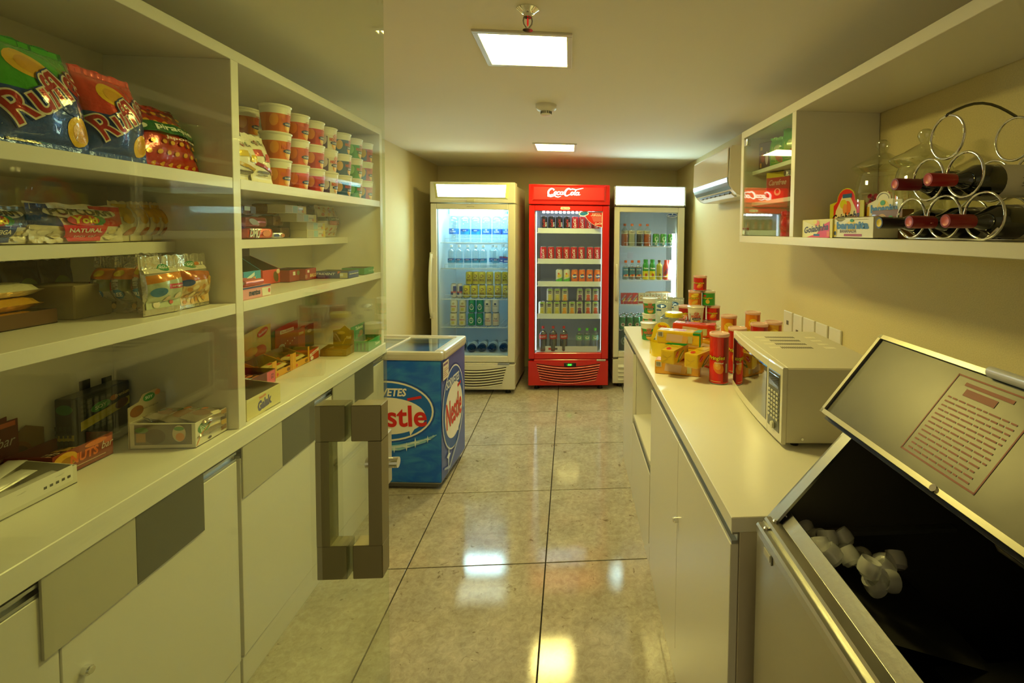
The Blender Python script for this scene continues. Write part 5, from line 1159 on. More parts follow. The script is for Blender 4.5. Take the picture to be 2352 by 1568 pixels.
for k,(a,c_,lab,col) in enumerate(((645,690,'dark red sweets tray with white label, left of two','9a2c1c'),(688,734,'dark red sweets tray with cream lettering, right of two','a02824'))):
    yc,wd=[(2.19,.075),(2.275,.09)][k]
    tray('sweets_tray',lab+' on the far third shelf',wd,.13-.0,.052,col,([-1.205,-1.18][k]-.065,yc,S3),PI/2,front=[('r','e0dccc',-.012,.028,.006,.044),('e','7a8a4c',.028,.036,.012,.010)] if k==0 else [('t','e8d090','BALLS',.018,.020,.050,.014,.2,0,.04),('r','e8e0dc',-.03,.034,-.014,.046),('r','b07868',-.05,.010,-.03,.026)],inner='4a2418')
yc,wd=2.375,.15
tray('gum_tray','long low blue gum tray on the far third shelf',wd,.105,.034,'1c3c8c',(-1.110,yc,S3),0.,front=[('t','c8d4e8','TRIDENT',-.03,.022,.085,.010,.3,0,.03),('r','b8b894',.035,.003,.070,.028),('r','dce4ec',wd/2-.04,.012,wd/2-.025,.024),('p','e86a50',[(wd/2-.05,.022),(wd/2-.035,.034),(wd/2-.05,.034)]),('r','9aaed0',-wd/2+.01,.006,-.03,.009)],inner='5a5a48')
gp_=pillow_me(.07,.02,.01,M('c8c8b8',.3),[('r','2a4a98',-.02,-.006,.02,.006)])
for k in range(8): solo('gum_pack',gp_,(-1.145+.08*(k%2)-.0,yc-.036+.024*(k//2),S3+.012+.003*(k%2)),f"small pale gum pack in the blue tray, {['left','right'][k%2]} column, {nth(k//2)} from the near side",'gum','gum packs in the blue tray',rotz=0.)
yc,wd=2.575,.06
tray('gum_tray','low green gum tray at the far end of the third shelf',wd+.06,.11,.034,'1f8a48',(-1.045-.055,yc,S3),PI/2,front=[('t','a8dcb8','fresh',.02,.018,.05,.014),('r','d8e0d0',.05,.012,.065,.022)],inner='5a5a40')
# ---- worktop, far bay
yc,wd=onL(566,643,-1.045)
tray('chocolate_box','cream chocolate box with torn front and blue lettering near the divider',wd,.13,.088,'dcd28c',(-1.043-.065,yc,SC),PI/2,fh=.070,front=[('t','4a4a88','Galak',.0,.032,.070,.030,.1,.12,.06),('t','d8604c','Nestle',-.01,.058,.035,.009,0,.12,.03),('p','e4dca0',[(-wd/2,.06),(-wd/2+.02,.062),(wd/2,.088-.02),(wd/2,.070),(-wd/2,.07)])],left=[('r','7a8a6a',-.04,.015,.04,.03),('r','7a8a6a',-.03,.05,.03,.058)],inner='7a7258')
yc,wd=1.945,.16
tray('sweets_tray','brown sweets tray with pink and yellow end behind the cream box',wd+.03,.12,.060,'6a2c18',(-1.205-.06,yc,SC),PI/2,fh=.055,front=[('r','e0607c',.04,.0,wd/2+.012,.052),('t','4a2050','GO',wd/2-.006,.030,.018,.02,0,0,.03)],inner='3a1c12',left=[('r','3a8ac8',-.05,.03,-.01,.07)])
cho=pillow_me(.10,.034,.016,FOIL('4a2418',.15,.5,.6),[('e','c87838',.0,0,.02,.01),('r','c8d8e8',-.045,-.012,-.02,.012)])
for k in range(4): solo('chocolate_bar',cho,(-1.228-.026*k,yc+.01,SC+.030),f'dark chocolate bar, {nth(k)} from the front of the brown tray','chocolate','dark bars in the brown tray',rotz=PI/2+.1)
for k,(a,c_,lab) in enumerate(((612,662,'yellow biscuit display carton, nearer of two joined'),(662,708,'yellow biscuit display carton, farther of two joined'))):
    yc,wd=[(2.128,.139),(2.270,.139)][k]
    tray('biscuit_tray',lab+' on the far worktop',wd,.12,.075,'e0a020',(-1.228-.06,yc,SC),PI/2,fh=.028,front=[('e','d84030',-wd/2+.03,.012,.014,.007),('e','7a4a14',wd/2-.025,.014,.012,.008)],left=[('e','c88018',0,.045,.012,.014)],inner='7a6838')
    s=MB(); s.box(-wd/2-.001,-.0612,.0,-wd/2+.028,-.0602,.074,M('e0a020',.4)); s.box(wd/2-.012,-.0612,.0,wd/2+.0,-.0602,.074,M('d89818',.4)); o=s.build('front_flap'); 
    par=[q for q in C.objects if q.name.startswith('biscuit_tray')][-1]; o.parent=par; o.location=(0,0,0); o.rotation_euler=(0,0,0)
    wf=pillow_me(.085,.045,.02,M('d8c070',.25,0,.5,0,.3,25),[('r','c8301c',-.02,-.012,.012,.004),('e','b89838',.025,0,.012,.010)])
    for q in range(4): solo('wafer_pack',wf,(-1.253-.035*(q//2),yc+.008,SC+.006+.021*(q%2)),f"cream wafer pack, {['lower','upper'][q%2]} {['front','rear'][q//2]} one in the {['nearer','farther'][k]} yellow carton",'biscuits','wafer packs in the yellow cartons',rotz=PI/2+.05*q)
def card(lab,a,c_,pyb,pyt,x,col,art,z0=SC):
    yc,wd=onL(a,c_,x); h=proj_h((a+c_)/2,pyt,x)-z0
    t=thing('display_card',lab,'card',(max(x,-1.385),yc,z0),PI/2); b=MB(); b.prism([(-wd/2,0),(wd/2,0),(wd/2,h),(wd*.1,h*1.0),(-wd/2,h*.90)],.0025,M(col,.45),T)
    b.art([tuple(q) for q in art(wd,h)],pf(-.0028),.0004); b.build('card',t); return t
card('cream header card with red logo standing behind the yellow cartons',556,622,0,752,-1.365,'d8c060',lambda w_,h:[('e','c82c1c',.2*w_,.86*h,.2*w_,.09*h,.3),('t','f0e0d0','Bauducco',.2*w_,.86*h,.3*w_,.06*h,0,.3,.02),('e','c8502c',.1*w_,.45*h,.22*w_,.14*h),('e','d8a840',-.2*w_,.5*h,.2*w_,.1*h)])
card('red header card with white lettering standing behind the yellow cartons',632,684,0,742,-1.37,'a81c14',lambda w_,h:[('r','e8dcd0',-.3*w_,.74*h,.3*w_,.84*h),('t','a81c14','Bauducco',0,.79*h,.5*w_,.06*h,0,0,.02),('e','e0dcd0',-.25*w_,.38*h,.14*w_,.08*h)]+[('e','e8c8b0',(-.2+.1*k)*w_,(.3+.05*(k%3))*h+.1*h,.02*w_,.02*h) for k in range(6)])
card('orange and red header card, smaller, behind the red tray',682,700,0,750,-1.375,'c84828',lambda w_,h:[('r','e8c8a0',-.3*w_,.7*h,.3*w_,.8*h)])
card('dark grey header card, small, behind the red tray',700,720,0,744,-1.38,'5a4440',lambda w_,h:[('e','c8b8b0',0,.72*h,.25*w_,.07*h)])
yc,wd=2.385,.080
tray('biscuit_tray','red biscuit tray with white stripe beside the yellow cartons',wd,.13,.052,'b82418',(-1.228-.065,yc,SC),PI/2,front=[('p','e8e0d4',[(-wd/2,.020),(wd/2,.036),(wd/2,.050),(-wd/2,.034)]),('t','b02018','Biscoitos',0,.035,.05,.009,0,.15,.02),('e','e8e0d8',-.022,.012,.014,.009)],inner='6a5a34')
yc,wd=2.475,.125
tray('chocolate_tray','low gold tray with tall gold header card on the far worktop',wd,.082,.042,'7a5c20',(-1.163,yc,SC),0.,fh=.034,front=[('r','8a6a28',-wd/2+.01,.005,wd/2-.02,.028)],inner='6a5428',back=(.125,'8a7018'),backpts=[(-.04,0),(wd/2,0),(wd/2,.112),(.042,.115),(.018,.138),(-.006,.118),(-.04,.112)],backart=[('r','c8c098',.025,.070,.048,.082),('e','b89830',.0,.10,.02,.008),('l','c8a838',[(.0,.03),(.02,.07),(.05,.085)],.005)])
gk=pillow_me(.10,.034,.016,FOIL('c88a20',.12,.9,.6))
for k in range(6): solo('gold_bar',gk,(-1.163+.002*k,yc-.022+.02*(k%3),SC+.006+.017*(k//3)),f"gold foil bar in the gold tray, {['lower','upper'][k//3]} layer, {nth(k%3)} from the near side",'chocolate','gold bars in the gold tray',rotz=.06*(k-2))
yc,wd=onL(812,880,-1.10); wd=min(wd,.20); 
tray('chocolate_tray','green chocolate tray with header card at the far end of the worktop',.165,.085,.055,'2a9a34',(-1.030-.0425,2.604,SC),PI/2,front=[('t','eaf4d8','Talento',.030,.022,.060,.014,.3,0,.03),('e','c87830',.070,.034,.009,.010)],left=[('r','1c6a24',-.035+.018*k,.006,-.027+.018*k,.045) for k in range(4)],inner='3a6a24',back=(.125,'2a8a3c'),backart=[('t','eaf4d8','Talento',.015,.108,.09,.016,.3,0,.03),('e','a87830',.035,.075,.024,.016),('e','8a5a20',.01,.065,.014,.010),('r','2c4a5a',.060,.04,.080,.12)])
tb=pillow_me(.075,.024,.012,FOIL('2a9a34',.2,.5,.4),[('r','d8c850',-.02,-.006,.02,.006)])
for k in range(6): solo('green_chocolate_bar',tb,(-1.048-.024*(k%3),2.562+.085*(k//3),SC+.012+.006*(k%2)),f"green chocolate bar, {nth(k%3)} row back, {['near','far'][k//3]} end of the green tray",'chocolate','green bars in the green tray',rotz=PI/2)
# ================================================================ RIGHT COUNTER
CT=.8605
# microwave: local front faces -y
mw=thing('microwave','white microwave oven with dark mirror door standing on the right worktop','microwave',(.621,1.556,CT),-1.639)
MWW,MWD,MWH=.256,.315,.232
MC=M('dcd6c2',.35); 
MB().box(-MWW,.012,.014,MWW,MWD,MWH,MC,.004).build('casing',mw)
def bulge(x): return -.012*(1-(x/MWW)**2)
def fplate(x0,x1,z0,z1,m,dy=0.,th=.014,n=12,name='door',par=mw):
    b=MB(); V=[];Fc=[]
    for i in range(n+1):
        x=x0+(x1-x0)*i/n; y=bulge(x)-dy
        V+=[(x,y+.002,z0),(x,y,z0+.004),(x,y,z1-.004),(x,y+.002,z1),(x,.013,z1),(x,.013,z0)]
    for i in range(n):
        a=i*6; c=a+6
        for k in range(6): Fc.append((a+k,a+(k+1)%6,c+(k+1)%6,c+k)[::-1])
    Fc+= [tuple(range(6)),tuple(reversed(range(n*6,n*6+6)))]
    b.add(V,Fc,m); return b.build(name,par)
door=fplate(-MWW,.158,.012,MWH+.001,M('e2ddcb',.3,coat=.3))
fplate(-MWW+.014,.150,.040,MWH-.022,M('100f0c',.04,0,1.,spec=1.),.0015,name='window',par=door)
cp=fplate(.160,MWW,.012,MWH+.001,M('e2ddcb',.3,coat=.3),name='control_panel')
fplate(.166,MWW-.014,.036,MWH-.022,M('57584c',.3),.0015,name='key_panel',par=cp)
fplate(.172,MWW-.020,.160,MWH-.030,M('20211e',.15,coat=.6),.0022,name='display',par=cp)
key=MB().box(-.006,-.0012,-.0035,.0055,.001,.0035,M('d4d2c0',.4),.0006).mesh('key')
for j in range(7):
    for i in range(4):
        x=.178+.0175*i; o=bpy.data.objects.new('key',key); C.objects.link(o); o.parent=cp; o.location=(x,bulge(x)-.0026,.148-.0125*j); o.rotation_euler=(0,0,.30*(x/MWW)*-1*-1*.5)
b=MB(); b.lathe([(.011,0),(.010,.006),(0,.006)],M('d4d2c0',.4),18,Matrix.Translation((.204,bulge(.204)-.0015,.049))@Matrix.Rotation(PI/2,4,'X')); b.build('dial',cp)
slot=MB().box(-.0013,-.0105,-.0004,.0013,.0105,.0004,M('3a3020',.6)).mesh('vent_slot'); slot2=MB().box(-.0010,-.0105,-.0004,.0010,.0105,.0004,M('f0ead0',.4)).mesh('vent_slot')
n_=0
for r_ in range(4):
    for i in range(17):
        o=bpy.data.objects.new('vent_slot',slot); C.objects.link(o); o.parent=mw; o.location=(-.145+.052*r_,.088+.0063*i+.008*0,MWH+.0003); o.rotation_euler=(0,0,PI/2)
    for i in range(6):
        for yy in (.050,.235):
            o=bpy.data.objects.new('vent_slot',slot2); C.objects.link(o); o.parent=mw; o.location=(-.145+.052*r_,yy+.0060*i,MWH+.0003); o.rotation_euler=(0,0,PI/2)
b=MB(); b.cyl((MWW,.06,.028),(MWW+.003,.06,.028),.004,CHROME,10); b.build('side_screw',mw)
for x in (-MWW+.03,MWW-.03):
    for yy in (.05,MWD-.03): MB().cyl((x,yy,0),(x,yy,.0142),.012,DARK,12).build('foot',mw)

# snack canisters
def canister(label,loc,rz,col,h,small=False,group=None,c2=None,word='Pringles',flav=True):
    t=thing('crisp_canister',label,'canister',loc,rz,group); r=.0385
    b=MB(); b.lathe([(r-.001,0,STEEL),(r+.0008,.002,STEEL),(r+.0004,.005,STEEL),(r,.006,M(col,.3,0,.4)),(r,h-.012,M(col,.3,0,.4)),(r+.0006,h-.010,STEEL)],M(col,.3,0,.4),28,caps=False)
    b.build('tube',t)
    b=MB(); lm=M('e8b8a8' if col!='2a9a34' else 'e0d8c8',.3,0,.3)
    b.lathe([(r+.0008,h-.012),(r+.0022,h-.010),(r+.0022,h-.002),(r+.001,h),(r-.006,h),(r-.0075,h-.0022),(.0,h-.0022)],lm,28,caps=False); b.build('lid',t)
    p=MB(); k=1. if not small else .62; zt=h*.62
    it=[]
    if col in ('d8221a','b01418','c01c18'):
        it+=[('p','8a1014',[(.030,.010),(.058,.010),(.058,h-.014),(.030,h-.014)]),('e','e8801c',.010,h*.34,.020,h*.13,.5),('e','f0a83c',.006,h*.37,.013,h*.075,.6),('e','f4c060',.004,h*.39,.006,h*.03,.6)]
    elif col=='2a9a34': it+=[('e','e0c040',.006,h*.30,.012,h*.14,.4),('r','c83028',-.022,h*.62,-.004,h*.74)]
    else: it+=[('e','f0d040',.012,h*.72,.024,h*.12,.3),('l','c88a10',[(-.01,h*.80),(.015,h*.70),(.035,h*.72)],.002),('e','e8b83c',.01,h*.25,.020,h*.10,.5),('p','c05818',[(.028,.012),(.052,.012),(.052,h-.014),(.034,h-.014)])]
    it+=[('t','20180c',word,.002,h*.52,.066,.020*k,.15,.05,.07),('t','e8cc20',word,.002,h*.52,.066,.020*k,.15,.05,.025)]
    if not small: it+=[('t','f0ece0','Original' if col=='d8221a' else 'Sabor',.012,h*.43,.034,.008,.1,0,.03),('r','e0c878',-.024,.012,.02,.014),('r','b8bca8',.040,h*.24,.046,h*.42)]
    p.art(it,pc(r+.0002),.0002,.008); p.build('printed_label',t); return t
RZ=-PI/2
def CP(px,y): return at(px,600,y=y).x
HT=.20
canister('tall red crisp canister standing beside the microwave, nearest the viewer',(.612,1.905,CT),RZ+.95,'d8221a',.205)
canister('tall orange canister at left of the group behind the microwave',(.800,2.345,CT),RZ+.95,'e88a20',HT)
canister('tall orange canister farthest back, against the wall',(.963,2.445,CT),RZ+.95,'e88a20',HT)
canister('tall red canister in the middle of the group behind the microwave',(.881,2.155,CT),RZ+.95,'c01c18',.195)
canister('tall red canister just behind the microwave top left corner',(.734,2.035,CT),RZ+.95,'c01c18',HT)
canister('tall golden canister at right behind the microwave, near the wall plates',(.962,2.185,CT),RZ+.95,'e0a428',.198)
SH=.0895; yb=2.80
pyr=[(0,1571,'b01418','red, bottom level, left end'),(0,1600,'b01418','red, bottom level, second from left'),(0,1630,'d8221a','red, bottom level, third from left'),
     (1,1574,'b01418','red, second level, left'),(1,1606,'b01418','dark red, second level, middle'),(1,1638.5,'d8221a','red, second level, right'),
     (2,1596,'e88a20','orange, third level'),(2,1627,'2a9a34','green, third level'),(3,1607,'d8221a','red, very top')]
for lv,px,col,s in pyr:
    yy=yb+ (0.02 if (lv,px) in ((1,1606),(0,1600)) else 0)
    canister('small canister in the far pyramid: '+s,(at(px,700,y=yy).x,yy,CT+SH*lv),RZ+1.0,col,.089,True,'small canisters in a pyramid')
# noodle cups on the counter
CG='noodle cups on the right counter'
p=at(1490,760,y=2.70); c1=cup('green and orange noodle cup at the far corner of the right counter, lowest in front',(p.x,2.705,CT),RZ+1.05,'3a9a48','2c8a3c','d86838',CG)
p=at(1493,725,y=3.0)
dup(c1,(p.x-.002,3.01,CT),RZ+1.1,'pale noodle cup under the green topmost cup at the far corner of the counter',CG)
dup(c1,(p.x,3.01,CT+.0985),RZ+1.0,'green noodle cup on top of the rear cup at the far corner of the counter',CG)
x=at(1598,716,y=2.66).x
c2=cup('white noodle cup with purple and orange print standing on another cup',(x,2.66,CT+.0985),RZ+1.0,'d8d0c4','5a4878','d8d0e0',CG)
cup('green noodle cup under the purple and white cup',(x-.004,2.66,CT),RZ+1.2,'3a9a48','2c8a3c','8ac880',CG)
cup('lidded cream noodle cup behind the grey carton, right of the stacked pair',(at(1634,745,y=2.57).x,2.565,CT),RZ+.9,'d8a078','b86a38','e0b080',CG)
# clear blue packs at the back
for k,(px,yy,hh,lab) in enumerate(((1524,2.87,.205,'left'),(1552,2.99,.20,'right'))):
    bag('tissue_pack',f'clear pack with blue print behind the candy jar, {lab} one','pack',.105,hh,.06,M('bcd0dc',.2,0,.6,0,.6,25),[('e','e0ecf4',0,hh*.62,.035,.03),('e','2a62b0',-.01,hh*.80,.030,.012),('e','2a62b0',.02,hh*.5,.018,.014),('r','2a62b0',-.04,hh*.66,-.01,hh*.70)],(at(px,700,y=yy).x,yy,CT),RZ+1.25,.05,'clear blue packs',seed=k)
# candy jar with yellow lid
jx,jy=.575,2.60
cj=thing('candy_jar','square clear plastic candy jar with round yellow lid','jar',(jx,jy,CT),-.35)
JG=glass_mat((.93,.95,.93),.09,1.3,.03)
MB().box(-.068,-.068,0,.068,.068,.150,JG,.012).build('jar_body',cj)
MB().box(-.060,-.060,.004,.060,.060,.075,M('d0b030',.4,0,0,0,.6,40,.3),.01).build('candy_fill',cj)
MB().lathe([(.048,.149),(.050,.153),(.050,.168),(.046,.172),(.0,.170)],M('e8d81c',.3,0,.4),30).build('lid',cj)
b=MB(); b.box(-.0695,-.05,.03,-.0685,.02,.07,M('2c3a24',.4)); b.art([('r','38481c',-.005,.02,.05,.065),('t','d8c828','BIS',.022,.045,.03,.014,0,0,.04)],pf(-.0697)); b.build('jar_label',cj)
# yellow basket with printed arch
p=at(1520,798,z=CT)
yb_=thing('display_basket','yellow plastic display basket with tall arched front and orange lettering','basket',(.462,2.345,CT),-.55)
YL=M('e8cc18',.35,0,.3)
b=MB(); n=22
V=[];Fc=[]
for i in range(n+1):
    a=PI*i/n; x,y=-.060*math.cos(a),-.055*math.sin(a); V+=[(x*.92,y*.92,.0),(x*1.05,y*1.05,.072)]
for i in range(n): Fc.append((2*i,2*i+2,2*i+3,2*i+1))
b.add(V,Fc,YL,True); b.add([(v[0]*.96,v[1]*.96,v[2]) for v in V],[tuple(reversed(q)) for q in Fc],YL,True); b.box(-.060,0,0,.060,.003,.072,YL)
b.prism([(-.055*math.cos(PI*i/n),-.05*math.sin(PI*i/n)) for i in range(n+1)],.003,YL); b.build('tub',yb_)
b=MB(); o=[(-.066,.0),(-.064,.07)]+[(-.052*math.cos(PI*i/14)*(1),.105+.060*math.sin(PI*i/14)) for i in range(15)]+[(.064,.07),(.066,.0)]
inn=[(-.050,.0),(-.048,.07)]+[(-.034*math.cos(PI*i/14),.095+.035*math.sin(PI*i/14)) for i in range(15)]+[(.048,.07),(.050,0)]
for i in range(len(o)-1):
    for yy,s_ in ((-.001,0),(.003,1)):
        q=[(o[i][0],yy,o[i][1]),(o[i+1][0],yy,o[i+1][1]),(inn[i+1][0],yy,inn[i+1][1]),(inn[i][0],yy,inn[i][1])]; b.add(q,[(0,1,2,3) if s_ else (3,2,1,0)],YL)
    for A_ in (o,inn): b.add([(A_[i][0],-.001,A_[i][1]),(A_[i+1][0],-.001,A_[i+1][1]),(A_[i+1][0],.003,A_[i+1][1]),(A_[i][0],.003,A_[i][1])],[(0,1,2,3)],YL)
b.build('arch',yb_); p=MB(); p.art([('t','d8581c','Garoto',0,.146,.046,.013,0,0,.05)],pf(-.0012)); p.build('lettering',yb_)
st=pillow_me(.10,.022,.012,FOIL('a88a2c',.2,.6,.4),[('r','5a2a14',-.045,-.006,-.01,.006),('r','e8d8a0',.0,-.004,.04,.004)])
for k in range(5):
    solo('chocolate_stick',st,(.485+.012*k,2.385+.006*(k%3),CT+.066+.004*k),f'gold wrapped chocolate stick, {nth(k)} from left, leaning out of the yellow basket','chocolate','sticks in the yellow basket',rot=(.5*(k-2)*.3,-.75+.12*k,.5+.5*k))
# grey carton lid
pack('grey_carton','plain grey open carton standing tilted between the cups and the canisters','box',.185,.085,.058,'8e8c84',(.745,2.43,CT),-.62,rough=.7,bev=.0015,right=[('r','3a342c',-.042,.0,-.036,.055)])
# toast packets
TP='yellow toast packets'
def toast(label,loc,rz,col='d8a41c',end='2a8a34',w_=.195,tilt=None,c2='c87828',barcode=True):
    fr=[('p','e0b060',[(-.03,.010),(.045,.008),(.050,.040),(-.03,.046)]),('p','c89020',[(.035,.010),(.058,.006),(.066,.030),(.045,.040)]),('p','d8b8a0',[(-.055,.016),(.015,.012),(.020,.044),(-.050,.048)])]
    if end: fr+=[('p',end,[(w_/2-.006,.0),(w_/2-.0005,.0),(w_/2-.0005,.058),(w_/2-.034,.058),(w_/2-.034,.048),(w_/2-.006,.048)]),('p',end,[(-.06,.0),(.03,.0),(.045,.010),(-.045,.008)])]
    fr+=[('r','c8c48a',w_/2-.055,.012,w_/2-.036,.042)]
    if barcode: fr+=[('r','dcd8c4',-w_/2+.006,.032,-w_/2+.030,.054)]+[('r','4a463a',-w_/2+.008+.0032*k,.035,-w_/2+.0096+.0032*k,.052) for k in range(6)]
    tp=[('e','c82c1c',0,.0,.03,.012),('r','e8dcc0',-.07,-.012,-.045,.012)]
    if end: tp+=[('p',end,[(w_/2-.034,-.03),(w_/2-.002,-.03),(w_/2-.002,.03),(w_/2-.020,.03)])]
    en=[('e','c8281c',.0,.043,.020,.007,.35),('t','f0e0d0','Bauducco',0,.043,.030,.006,0,.35,.02),('e','5a9a3c',-.004,.018,.020,.006,.6),('e','c8a040',.008,.020,.010,.008)]
    return pack('toast_packet',label,'biscuits',w_,.066,.060,M(col,.25,0,.6,0,.35,30),loc,rz,front=fr,top=tp,group=TP,bev=.007,bump=.3)
toast('orange yellow toast packet, bottom front of the stack, barcode at left',(.472,2.035,CT),-.34,'e0a01c',None)
toast('yellow toast packet at the bottom right of the stack, behind the tall red canister',(.660,2.12,CT),-1.05,'d89820','c83020',.15,barcode=False)
EB=[('e','c8281c',.0,.046,.018,.007,.2),('l','b89018',[(-.02,.03),(.005,.02),(.022,.035)],.001),('l','b89018',[(-.02,.012),(.0,.022)],.001)]
def toast_end(label,px,py,z,rz):
    q=at(px,py,z=z); ax=Vector((math.cos(rz),math.sin(rz),0))
    t=pack('toast_packet',label,'biscuits',.165,.062,.060,M('dcb41c',.25,0,.6,0,.35,30),(q.x+ax.x*.083,q.y+ax.y*.083,z),rz,group=TP,bev=.007,bump=.3,
        left=[('l','b08c14',[(-.02,.035),(.0,.026),(.018,.038)],.0012),('l','b08c14',[(-.018,.010),(.004,.022)],.001)],
        front=[('e','c8281c',-.050,.038,.018,.010,.5),('t','f0e0d0','Bauducco',-.050,.038,.030,.007,0,.5,.02),('e','6a9a3c',-.01,.022,.040,.010,.5),('e','e8dcb0',-.005,.024,.028,.004,.5)],
        top=[('e','c8281c',-.055,.005,.022,.010,.3),('r','dcb838',.0,-.02,.05,.02)])
    return t
toast_end('yellow toast packet lying end-on in the middle layer, left one',1532,836,CT+.0605,.95)
toast_end('yellow toast packet lying end-on in the middle layer, right one',1586,846,CT+.0605,.82)
toast('brown and green ended toast packet in the middle layer at right rear',(.660,2.135,CT+.0605),-.75,'c89420','1f7a2c',.12,barcode=False)
toast('topmost yellow toast packet with green end and barcode',(.487,2.075,CT+.121),-.42,'e8c020','14923a')
toast('red and orange toast packet behind the topmost yellow one',(.595,2.235,CT+.121),-.42,'d8401c','d8281c',.20,barcode=False)
toast('yellow toast packet at the rear under the red and orange one',(.590,2.250,CT+.0605),-.42,'d8a020',None,.18,barcode=False)
toast('yellow toast packet at the very bottom rear of the stack',(.585,2.245,CT),-.42,'d8a020',None,.18,barcode=False)

# ================================================================ WALL CABINET CONTENTS
CZ=UZ0+.0315
# wine rack: rings in planes x=const joined by feet and handles
rk=thing('wine_rack','chrome ring wine rack holding bottles on the open wall shelf','wine rack',(0,0,CZ))
RY=[(.968,.055),(1.078,.055),(1.188,.055),(1.023,.149),(1.133,.149),(1.078,.243)]
def ringpts(x,y,z,r,n=32): return [(x,y+r*math.cos(2*PI*i/n),z+r*math.sin(2*PI*i/n)) for i in range(n)]
for y_,z_ in RY:
    MB().tube(ringpts(.885,y_,z_,.0505),.0030,CHROME,8,True).build('front_ring',rk); MB().tube(ringpts(1.055,y_,z_,.0505),.0030,CHROME,8,True).build('rear_ring',rk)
for x in (.885,1.055):
    MB().tube([(x,.930,.028),(x,.962,.0035),(x,1.19,.0035),(x,1.235,.028)],.0032,CHROME,8).build('foot_bar',rk)
for y_ in (.965,1.19): MB().tube([(.885,y_,.0035),(1.055,y_,.0035)],.003,CHROME,8).build('cross_bar',rk)
MB().tube([(.880,1.078,.293)]+[(.885+.17*k/8,1.078,.297+.028*math.sin(PI*k/8)) for k in range(9)]+[(1.06,1.078,.293)],.0034,M('6a6a64',.22,1),8).build('carry_handle',rk)
caps=['8c1018','8c1018','20141c','a01418','780c20']
for i,((y_,z_),cc) in enumerate(zip(RY[:5],caps)):
    wb=wine_me(cc,lab=['d8d4c4','d8d4c4','c8c0a0','dcd8cc','d8d4c4'][i],glass='0a0f0a')
    b=MB(); b.lathe([(.0105,.3003),(.008,.2990),(0,.2990)],M('d86a74' if i!=2 else 'd8c040',.35),16,caps=False); 
    wb.art([('t','4a4030','Vinho',0,.10,.03,.02,0,0,0)],pc(.0376),.0003,.01)
    nm=['red capped wine bottle in the nearest bottom ring of the rack','red capped wine bottle in the middle bottom ring of the rack','gold capped wine bottle in the farthest bottom ring of the rack','red capped wine bottle in the nearer ring of the second tier','dark red capped wine bottle in the farther ring of the second tier'][i]
    t=thing('wine_bottle',nm,'bottle',(1.098,y_,CZ+z_-.0125),0,'wine bottles in the ring rack',rot=(0,-PI/2,0)); wb.build('bottle',t); b.build('capsule_top',t)
# apothecary jars
AG=glass_mat((.90,.93,.86),.10,1.5,.02)
def jar(label,loc,r,h,full=True):
    t=thing('glass_jar',label,'jar',loc)
    b=MB(); b.lathe([(.0,.0),(r*.72,.0),(r*.80,.01),(r*.95,h*.25),(r*.98,h*.45),(r*.86,h*.62),(r*.80,h*.66)],AG,32,caps=False); b.build('jar_body',t)
    b=MB(); b.lathe([(r*.82,h*.655),(r*1.06,h*.70),(r*1.12,h*.725),(r*1.08,h*.745),(r*.8,h*.78),(r*.38,h*.845),(r*.20,h*.865),(r*.16,h*.88),(r*.20,h*.90),(r*.26,h*.935),(r*.24,h*.975),(r*.12,h),(0,h)],AG,32,caps=False); b.build('jar_lid',t)
    return t
jar('clear glass apothecary jar of pink candies, in the corner of the open wall shelf',(1.032,1.530,CZ),.084,.325)
jar('clear glass apothecary jar behind the wine rack',(1.032,1.336,CZ),.083,.32)
cd=MB(); cd.lathe([(0,-.011),(.009,-.007),(.0125,0),(.009,.007),(0,.011)],FOIL('e02870',.2,.35,.6),10); 
for s_ in (-1,1): cd.lathe([(.002,0),(.009,.010),(.0075,.011)],FOIL('e02870',.2,.35,.6),8,Matrix.Translation((s_*.011,0,0))@Matrix.Rotation(s_*PI/2,4,'Y'),caps=False)
cd=cd.mesh('candy'); random.seed(9); k=0
for lv in range(6):
    for i in range(9 if lv<5 else 5):
        a=2*PI*i/(9 if lv<5 else 5)+.5*lv; rr=.043+.004*math.sin(3*i) if lv<5 else .022
        solo('wrapped_candy',cd,(1.032+rr*math.cos(a),1.530+rr*math.sin(a),CZ+.020+.0225*lv),'shiny pink wrapped candy inside the corner glass jar','candy','pink candies in the glass jar',rot=(random.uniform(-1,1),random.uniform(-1,1),random.uniform(0,6))); k+=1
# guava and banana sweets boxes
def onR(pxl,pxr,xf,z=CZ):
    ya,yb=yat(pxl,xf,z),yat(pxr,xf,z); return (ya+yb)/2,abs(ya-yb)
yc,wd=onR(1841,1912,.850)
gfr=lambda w_,h:[('p','e0d89c',[(-w_/2,0),(w_/2-.03,0),(-.0,h*.6),(-w_/2,h)]),('p','d82848',[(-w_*.35,0),(w_/2-.02,0),(w_/2-.02,h*.9),(.05,h*.75),(.0,h*.20)]),('e','e87838',.0,h*.82,.018,.010),('e','e0d020',-.012,h*.90,.014,.008),('t','2a1a10','Goiabinha',-.005,h*.52,w_*.80,h*.36,.3,.08,.03),('r','2a5a9a',-.02,h*.08,.02,h*.2),('r','e87020',w_/2-.035,.004,w_/2-.018,h*.35),('r','d8cc28',w_/2-.014,0,w_/2,h)]
tray('sweets_tray','small red and cream tray with guava sweets at left on the wall shelf',wd-.005,.11,.062,'d8cc6c',(.852+.055,yc,CZ),RZ,front=gfr(wd-.005,.060),inner='6a6040')
gbar=pillow_me(.075,.03,.014,FOIL('e06828',.25,.3,.4),[('r','d8cc28',-.02,-.008,.01,.008)])
for k in range(3): solo('guava_bar',gbar,(.875+.03*k,yc+.01*k,CZ+.042),f'orange wrapped guava bar, {nth(k)} from the front of the small red tray','sweets','guava bars in the red tray',rotz=RZ)
x_=.955
yc,wd=onR(1906,1984,x_); hh=proj_h(1945,432,x_)-CZ
